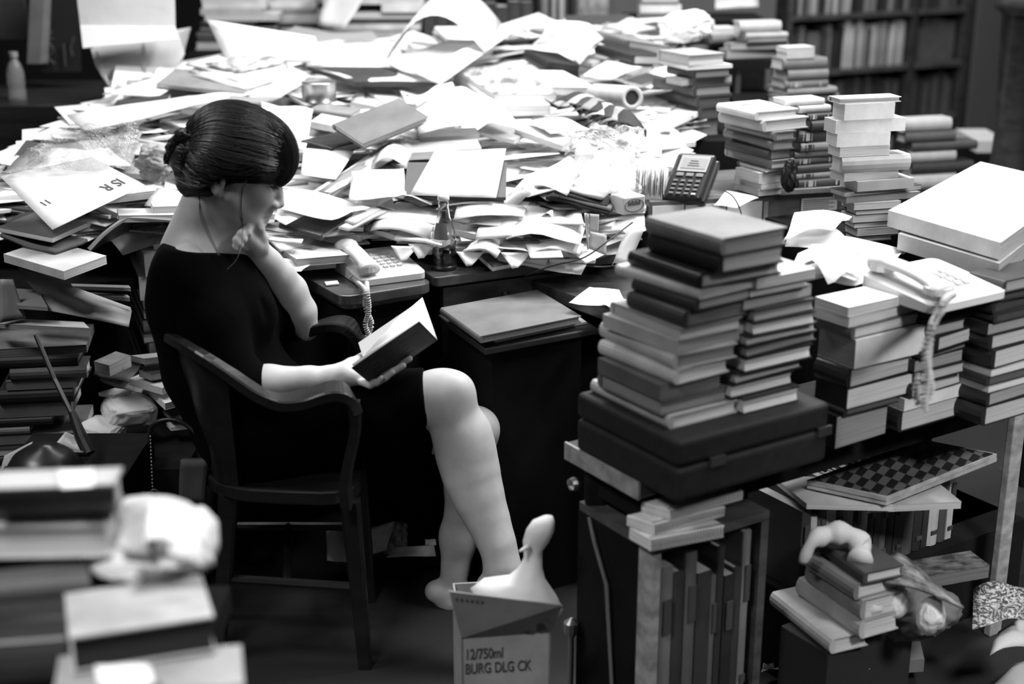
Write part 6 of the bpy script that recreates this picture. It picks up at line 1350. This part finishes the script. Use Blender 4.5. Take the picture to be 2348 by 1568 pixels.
# bag strap with beads and clasp
m_ = MB(); m_.tube(cat([W(342, 1020, 2.9), W(350, 975, 2.9), (W(395, 962, 2.9)), W(440, 985, 2.9), W(478, 1040, 2.88)], 6), .005, 8); sb_ = thing('bag_strap', 'black strap looped over the armchair side with a beaded chain', 'strap', W(400, 1000, 2.9)); m_.ob('strap', mat('plain', .01, .4), sb_, True)
m_ = MB(); a, b = W(345, 1000, 2.88), W(350, 1115, 2.86)
m_.tube([a, b], .0012, 5)
m_.ob('chain', mat('metal', .2, .4), sb_)
for k in range(15): m_ = MB(); m_.lathe(a.lerp(b, k / 14.0) - Vector((0, 0, .002)), [(.0005, 0), (.0025, .002), (.0005, .004)], 8); m_.ob('bead', mat('metal', .3, .4), sb_)
m_ = MB(); m_.tube(cat([W(345, 1142, 2.86), W(342, 1132, 2.86), W(352, 1122, 2.86), W(366, 1130, 2.86), W(362, 1142, 2.86), W(345, 1142, 2.86)], 4), .002, 6); m_.ob('clasp', mat('metal', .4, .3), sb_)
# papers on the floor under the chair
for i, (cs, D, t, k) in enumerate([([(750, 1285), (794, 1290), (796, 1205), (748, 1215)], 3.30, .9, 'paper'), ([(822, 1276), (885, 1262), (905, 1195), (822, 1215)], 3.30, .9, 'print'), ([(880, 1270), (935, 1260), (935, 1190), (905, 1196)], 3.33, .6, 'picture'), ([(885, 1278), (1000, 1274), (995, 1250), (905, 1254)], 3.25, .7, 'paper'), ([(975, 1250), (1000, 1250), (1000, 1236), (975, 1236)], 3.3, .9, 'paper'), ([(430, 1190), (490, 1205), (495, 1185), (440, 1178)], 3.5, .4, 'picture')]):
    S_(cs, t, D=D, nrm=(.05, -.7, .7), kind=k, bend=.01, label=['plain pale sheet seen between the armchair\'s legs', 'printed pale page seen between the armchair\'s legs', 'dark glossy page beside the printed page under the armchair', 'pale booklet flat on the floor under the armchair', 'small pale card on the floor beside the woman\'s calf', 'crumpled dark leaflet on the floor beside the armchair'][i])
# ---------------------------------------------------------------- foreground pile at bottom left
m_ = MB(); m_.box((-.95, 1.15, .62), (-.43, 1.95, .66)); ft = thing('low_table', 'dark table corner under the blurred foreground book pile', 'table', (-.55, 1.5, 0)); m_.ob('table_top', dark2, ft)
for x, y in ((-.92, 1.18), (-.46, 1.18), (-.46, 1.9), (-.92, 1.9)): m_ = MB(); m_.bar([Vector((x, y, .62)), Vector((x, y, 0))], (0, 1, 0), .045, .045); m_.ob('leg', dark2, ft)
z = .66
def pile(A, B, C, z0, h, tone, label, **k):
    a, b, c = (G(*q, z0 + h) for q in (A, B, C)); u = b - a; v = c - b; v = v - u * (v.dot(u) / u.length_squared) * .7
    book(a - Vector((0, 0, h)), u, v, (0, 0, 1), h, tone, k.pop('sp', 'b'), k.pop('kd', 'h'), k.pop('page', .3), label, **k); return z0 + h + .001
pile((120, 1600), (560, 1570), (518, 1480), .661, .10, .32, 'grey thick volume, lowest of the blurred foreground pile', page=.06, sp='r')
S_([(225, 1568), (355, 1568), (342, 1520), (217, 1526)], .8, D=G(285, 1545, .765).y - .0, tilt=-.22, bend=.002, label='bright white card on the lowest foreground volume')
zz = pile((158, 1462), (490, 1412), (450, 1315), .765, .05, .42, 'pale grey volume lying square in the blurred foreground pile', sp='b', page=.03)
pile((-80, 1480), (150, 1462), (100, 1320), .70, .07, .04, 'black volume at the left edge of the foreground pile', sp='r')
pile((-80, 1345), (205, 1318), (180, 1290), .80, .03, .10, 'dark thin volume third from the top of the foreground pile', sp='r', page=.05)
crumple('paper_wrap', 'crumpled pale wrapping paper behind the square grey foreground volume', 'paper', G(330, 1235, .83), (.085, .10, .035), .5, 'paper', 44, .12, R=(0.1, 0, .3), freq=1.3)
crumple('paper_wrap', 'pale soft paper bundle at the right rim of the foreground pile', 'paper', G(425, 1235, .83), (.045, .085, .035), .6, 'paper', 47, .12, R=(0, 0, .2), freq=1.2)
for i, (cs, t) in enumerate([([(250, 1300), (490, 1300), (480, 1235), (300, 1215)], .6), ([(265, 1260), (350, 1275), (385, 1165), (300, 1160)], .35), ([(330, 1240), (410, 1250), (400, 1160), (345, 1155)], .75), ([(385, 1265), (480, 1300), (440, 1190), (390, 1165)], .75)]):
    S_(cs, t, D=G(370, 1240, .86).y, nrm=(.35, -.45, 1), bend=.015, thick=.003, label=['lowest broad', 'dark-edged', 'bright folded', 'outermost bright'][i] + ' wrapping sheet on the right of the foreground pile')
pile((-80, 1210), (245, 1205), (270, 1150), .845, .045, .5, 'pale mottled volume second from the top of the foreground pile', sp='b', page=.45)
pile((-80, 1128), (262, 1115), (285, 1075), .895, .04, .12, 'dark-spined volume on top of the blurred foreground pile', sp='r', page=.5)
S_([(-60, 1122), (262, 1110), (282, 1070), (-40, 1082)], .45, D=G(100, 1096, .94).y, tilt=-.22, bend=.001, label='pale paper cover sheet on the dark-spined foreground volume')
S_([(140, 1118), (215, 1114), (215, 1074), (130, 1078)], .85, D=G(175, 1096, .943).y, tilt=-.22, bend=.001, label='bright white patch on top of the foreground pile')  # flat white patch laid over the top volume
# ---------------------------------------------------------------- wine carton with flap and white paper
fx = thing('wine_carton', 'cardboard wine carton with lettered open flap at the woman\'s feet', 'carton', G(1160, 1660, 0)); D0 = 2.42
f_l, f_r = W(1058, 1462, D0), W(1262, 1492, D0 + .02); zt0 = f_l.z; uu = Vector((f_r.x - f_l.x, f_r.y - f_l.y, 0)); vv = Vector((-uu.y, uu.x, 0)).normalized() * .22
cardb = mat('cover', .36, .7); o = Vector((f_l.x, f_l.y, 0)); t = .004
for nm, a, b in (('front_panel', o, uu), ('back_panel', o + vv, uu), ('side_panel', o, vv), ('side_panel', o + uu, vv)):
    q = MB(); w2 = (vv.normalized() * t) if b is uu else (uu.normalized() * -t if a != o else uu.normalized() * t); q.box6(a, b, w2, (0, 0, zt0)); q.ob(nm, cardb, fx)
q = MB(); q.box6(o + Vector((0, 0, .001)), uu, vv, (0, 0, .004)); q.ob('bottom', cardb, fx)
A1, B1 = f_l + Vector((0, -.002, 0)), f_l + uu; C1, D1 = W(1290, 1388, D0 - .03), W(1030, 1356, D0 - .03)
q = MB(); q.add([A1, B1, C1, D1] + [p + vv.normalized() * .004 for p in (A1, B1, C1, D1)], [(0, 1, 2, 3), (7, 6, 5, 4), (0, 4, 5, 1), (1, 5, 6, 2), (2, 6, 7, 3), (3, 7, 4, 0)]); q.ob('flap', mat('cover', .27, .7), fx)
q = MB()
for k in range(6):
    c = D1.lerp(C1, .05 + k * .045) + (A1 - D1) * .14 - vv.normalized() * .001; q.lathe(c, [(.0025, 0), (.0025, .0008)], 6, -vv)
q.ob('perforations', mat('plain', .03), fx)
nb = uu.cross(vv).cross(uu).normalized(); nF = -vv.normalized()
q = MB()          # inverted wine-glass pictograms of the flap
fu_, fv_ = (C1 - D1), (A1 - D1)
def fp(s, t): return D1.lerp(C1, s).lerp(A1.lerp(B1, s), t) - vv.normalized() * .0012
for s0 in (.30, .74):
    for ds, t0, t1, r in ((-.02, .58, .80, .0035), (.09, .38, .86, .0055), (.145, .62, .84, .0038)): q.tube([fp(s0 + ds - .02, t0), fp(s0 + ds + .03, t1)], r, 6, flat=.35, up=-vv)
    q.tube([fp(s0 - .05, .84), fp(s0 + .04, .86)], .0045, 6, flat=.35, up=-vv)
    for ds, t0 in ((-.01, .40), (.15, .40)): q.lathe(fp(s0 + ds, t0), [(.0045, 0), (.0045, .0008)], 8, -vv)
q.ob('flap_print', mat('plain', .06), fx)
def boxtext(txt, px, py, size): letters(txt, px, py, o - vv.normalized() * .0018, nF, size, uu, fx, .07, 'printed_text', .62)
boxtext('12/750ml', 1066, 1512, .032); boxtext('BURG DLG CK', 1066, 1545, .032)
# white paper standing out of the carton
m_ = MB(); base = o + uu * .5 + vv * .35
ctr = [(1172, 1390, .085, 2.50), (1170, 1372, .088, 2.50), (1180, 1350, .072, 2.50), (1206, 1330, .040, 2.50), (1215, 1305, .024, 2.5), (1222, 1278, .017, 2.5), (1222, 1262, .018, 2.5), (1228, 1240, .026, 2.5), (1238, 1216, .027, 2.49), (1246, 1196, .022, 2.49), (1256, 1184, .010, 2.49)]
pts = [W(x + (14 if y > 1340 else 0), y, D_) for x, y, r, D_ in ctr]; n = 22; vs = []
for i, (p, c) in enumerate(zip(pts, ctr)):
    for k in range(n):
        a = k * 2 * math.pi / n; r = c[2] * (1 + .10 * mnoise.noise(Vector((math.cos(a) * 2, math.sin(a) * 2, i * .5))))
        vs.append(p + Vector((math.cos(a) * r, math.sin(a) * min(r, .05) * .8, math.cos(a) * -.25 * r if i < 3 else 0)))
m_.add(vs, [(i * n + k, i * n + (k + 1) % n, (i + 1) * n + (k + 1) % n, (i + 1) * n + k) for i in range(len(pts) - 1) for k in range(n)] + [tuple(range(n - 1, -1, -1)), tuple((len(pts) - 1) * n + k for k in range(n))])
m_.tube([W(1212, 1254, 2.48), W(1202, 1258, 2.47), W(1191, 1264, 2.46)], [.006, .004, .002], 8)
tag(m_.ob('paper_bag', mat('paper', .82), None, True, origin=pts[0]), 'bright twisted white paper bag sticking up out of the wine carton', 'bag')
# ================================================================ labels that name the neighbour each thing lies by
LM = [('the glass bottle', 1018, 560), ('the pale desk telephone', 850, 620), ('the card terminal', 1580, 410), ('the rolled paper tube', 1432, 222), ('the woman\'s hair', 550, 330),
      ('the grey cloth album', 870, 282), ('the propped dark folder', 1050, 400), ('the clear plastic bag', 1390, 370), ('the tall white board', 610, 90), ('the arched paper', 1040, 75),
      ('the hanging white poster', 290, 50), ('the lettered poster sheet', 170, 440), ('the black slipcase', 1270, 145), ('the tin can', 732, 208), ('the bent black binder', 330, 520)]
def auto_labels():
    todo = [(o, i) for o, i in THINGS if i and not o.get('label')]; groups = {}
    for o, i in todo:
        x, y = i['px']; lm = min(LM, key=lambda l: (l[1] - x) ** 2 + ((l[2] - y) * 1.5) ** 2); dx, dy = x - lm[1], (y - lm[2]) * 1.4
        a = math.degrees(math.atan2(-dy, dx)) % 360
        dirs = ['right of', 'up and right of', 'above', 'up and left of', 'left of', 'down and left of', 'below', 'down and right of']
        groups.setdefault((i['noun'], dirs[int((a + 22.5) // 45) % 8], lm[0]), []).append((math.hypot(dx, dy), o))
    for (noun, d, lm), L in groups.items():
        L.sort(key=lambda t: t[0])
        for k, (_, o) in enumerate(L):
            o['label'] = f'{noun} {d} {lm}' if len(L) == 1 else f'{noun}, {"nearest" if k == 0 else ORD[k] + " nearest"} {d} {lm}'
        if len(L) > 1:
            for _, o in L:
                if 'group' not in o: o['group'] = f'{noun}s {d} {lm}'
auto_labels()
for o in bpy.data.objects:
    if '_w' in o: del o['_w']
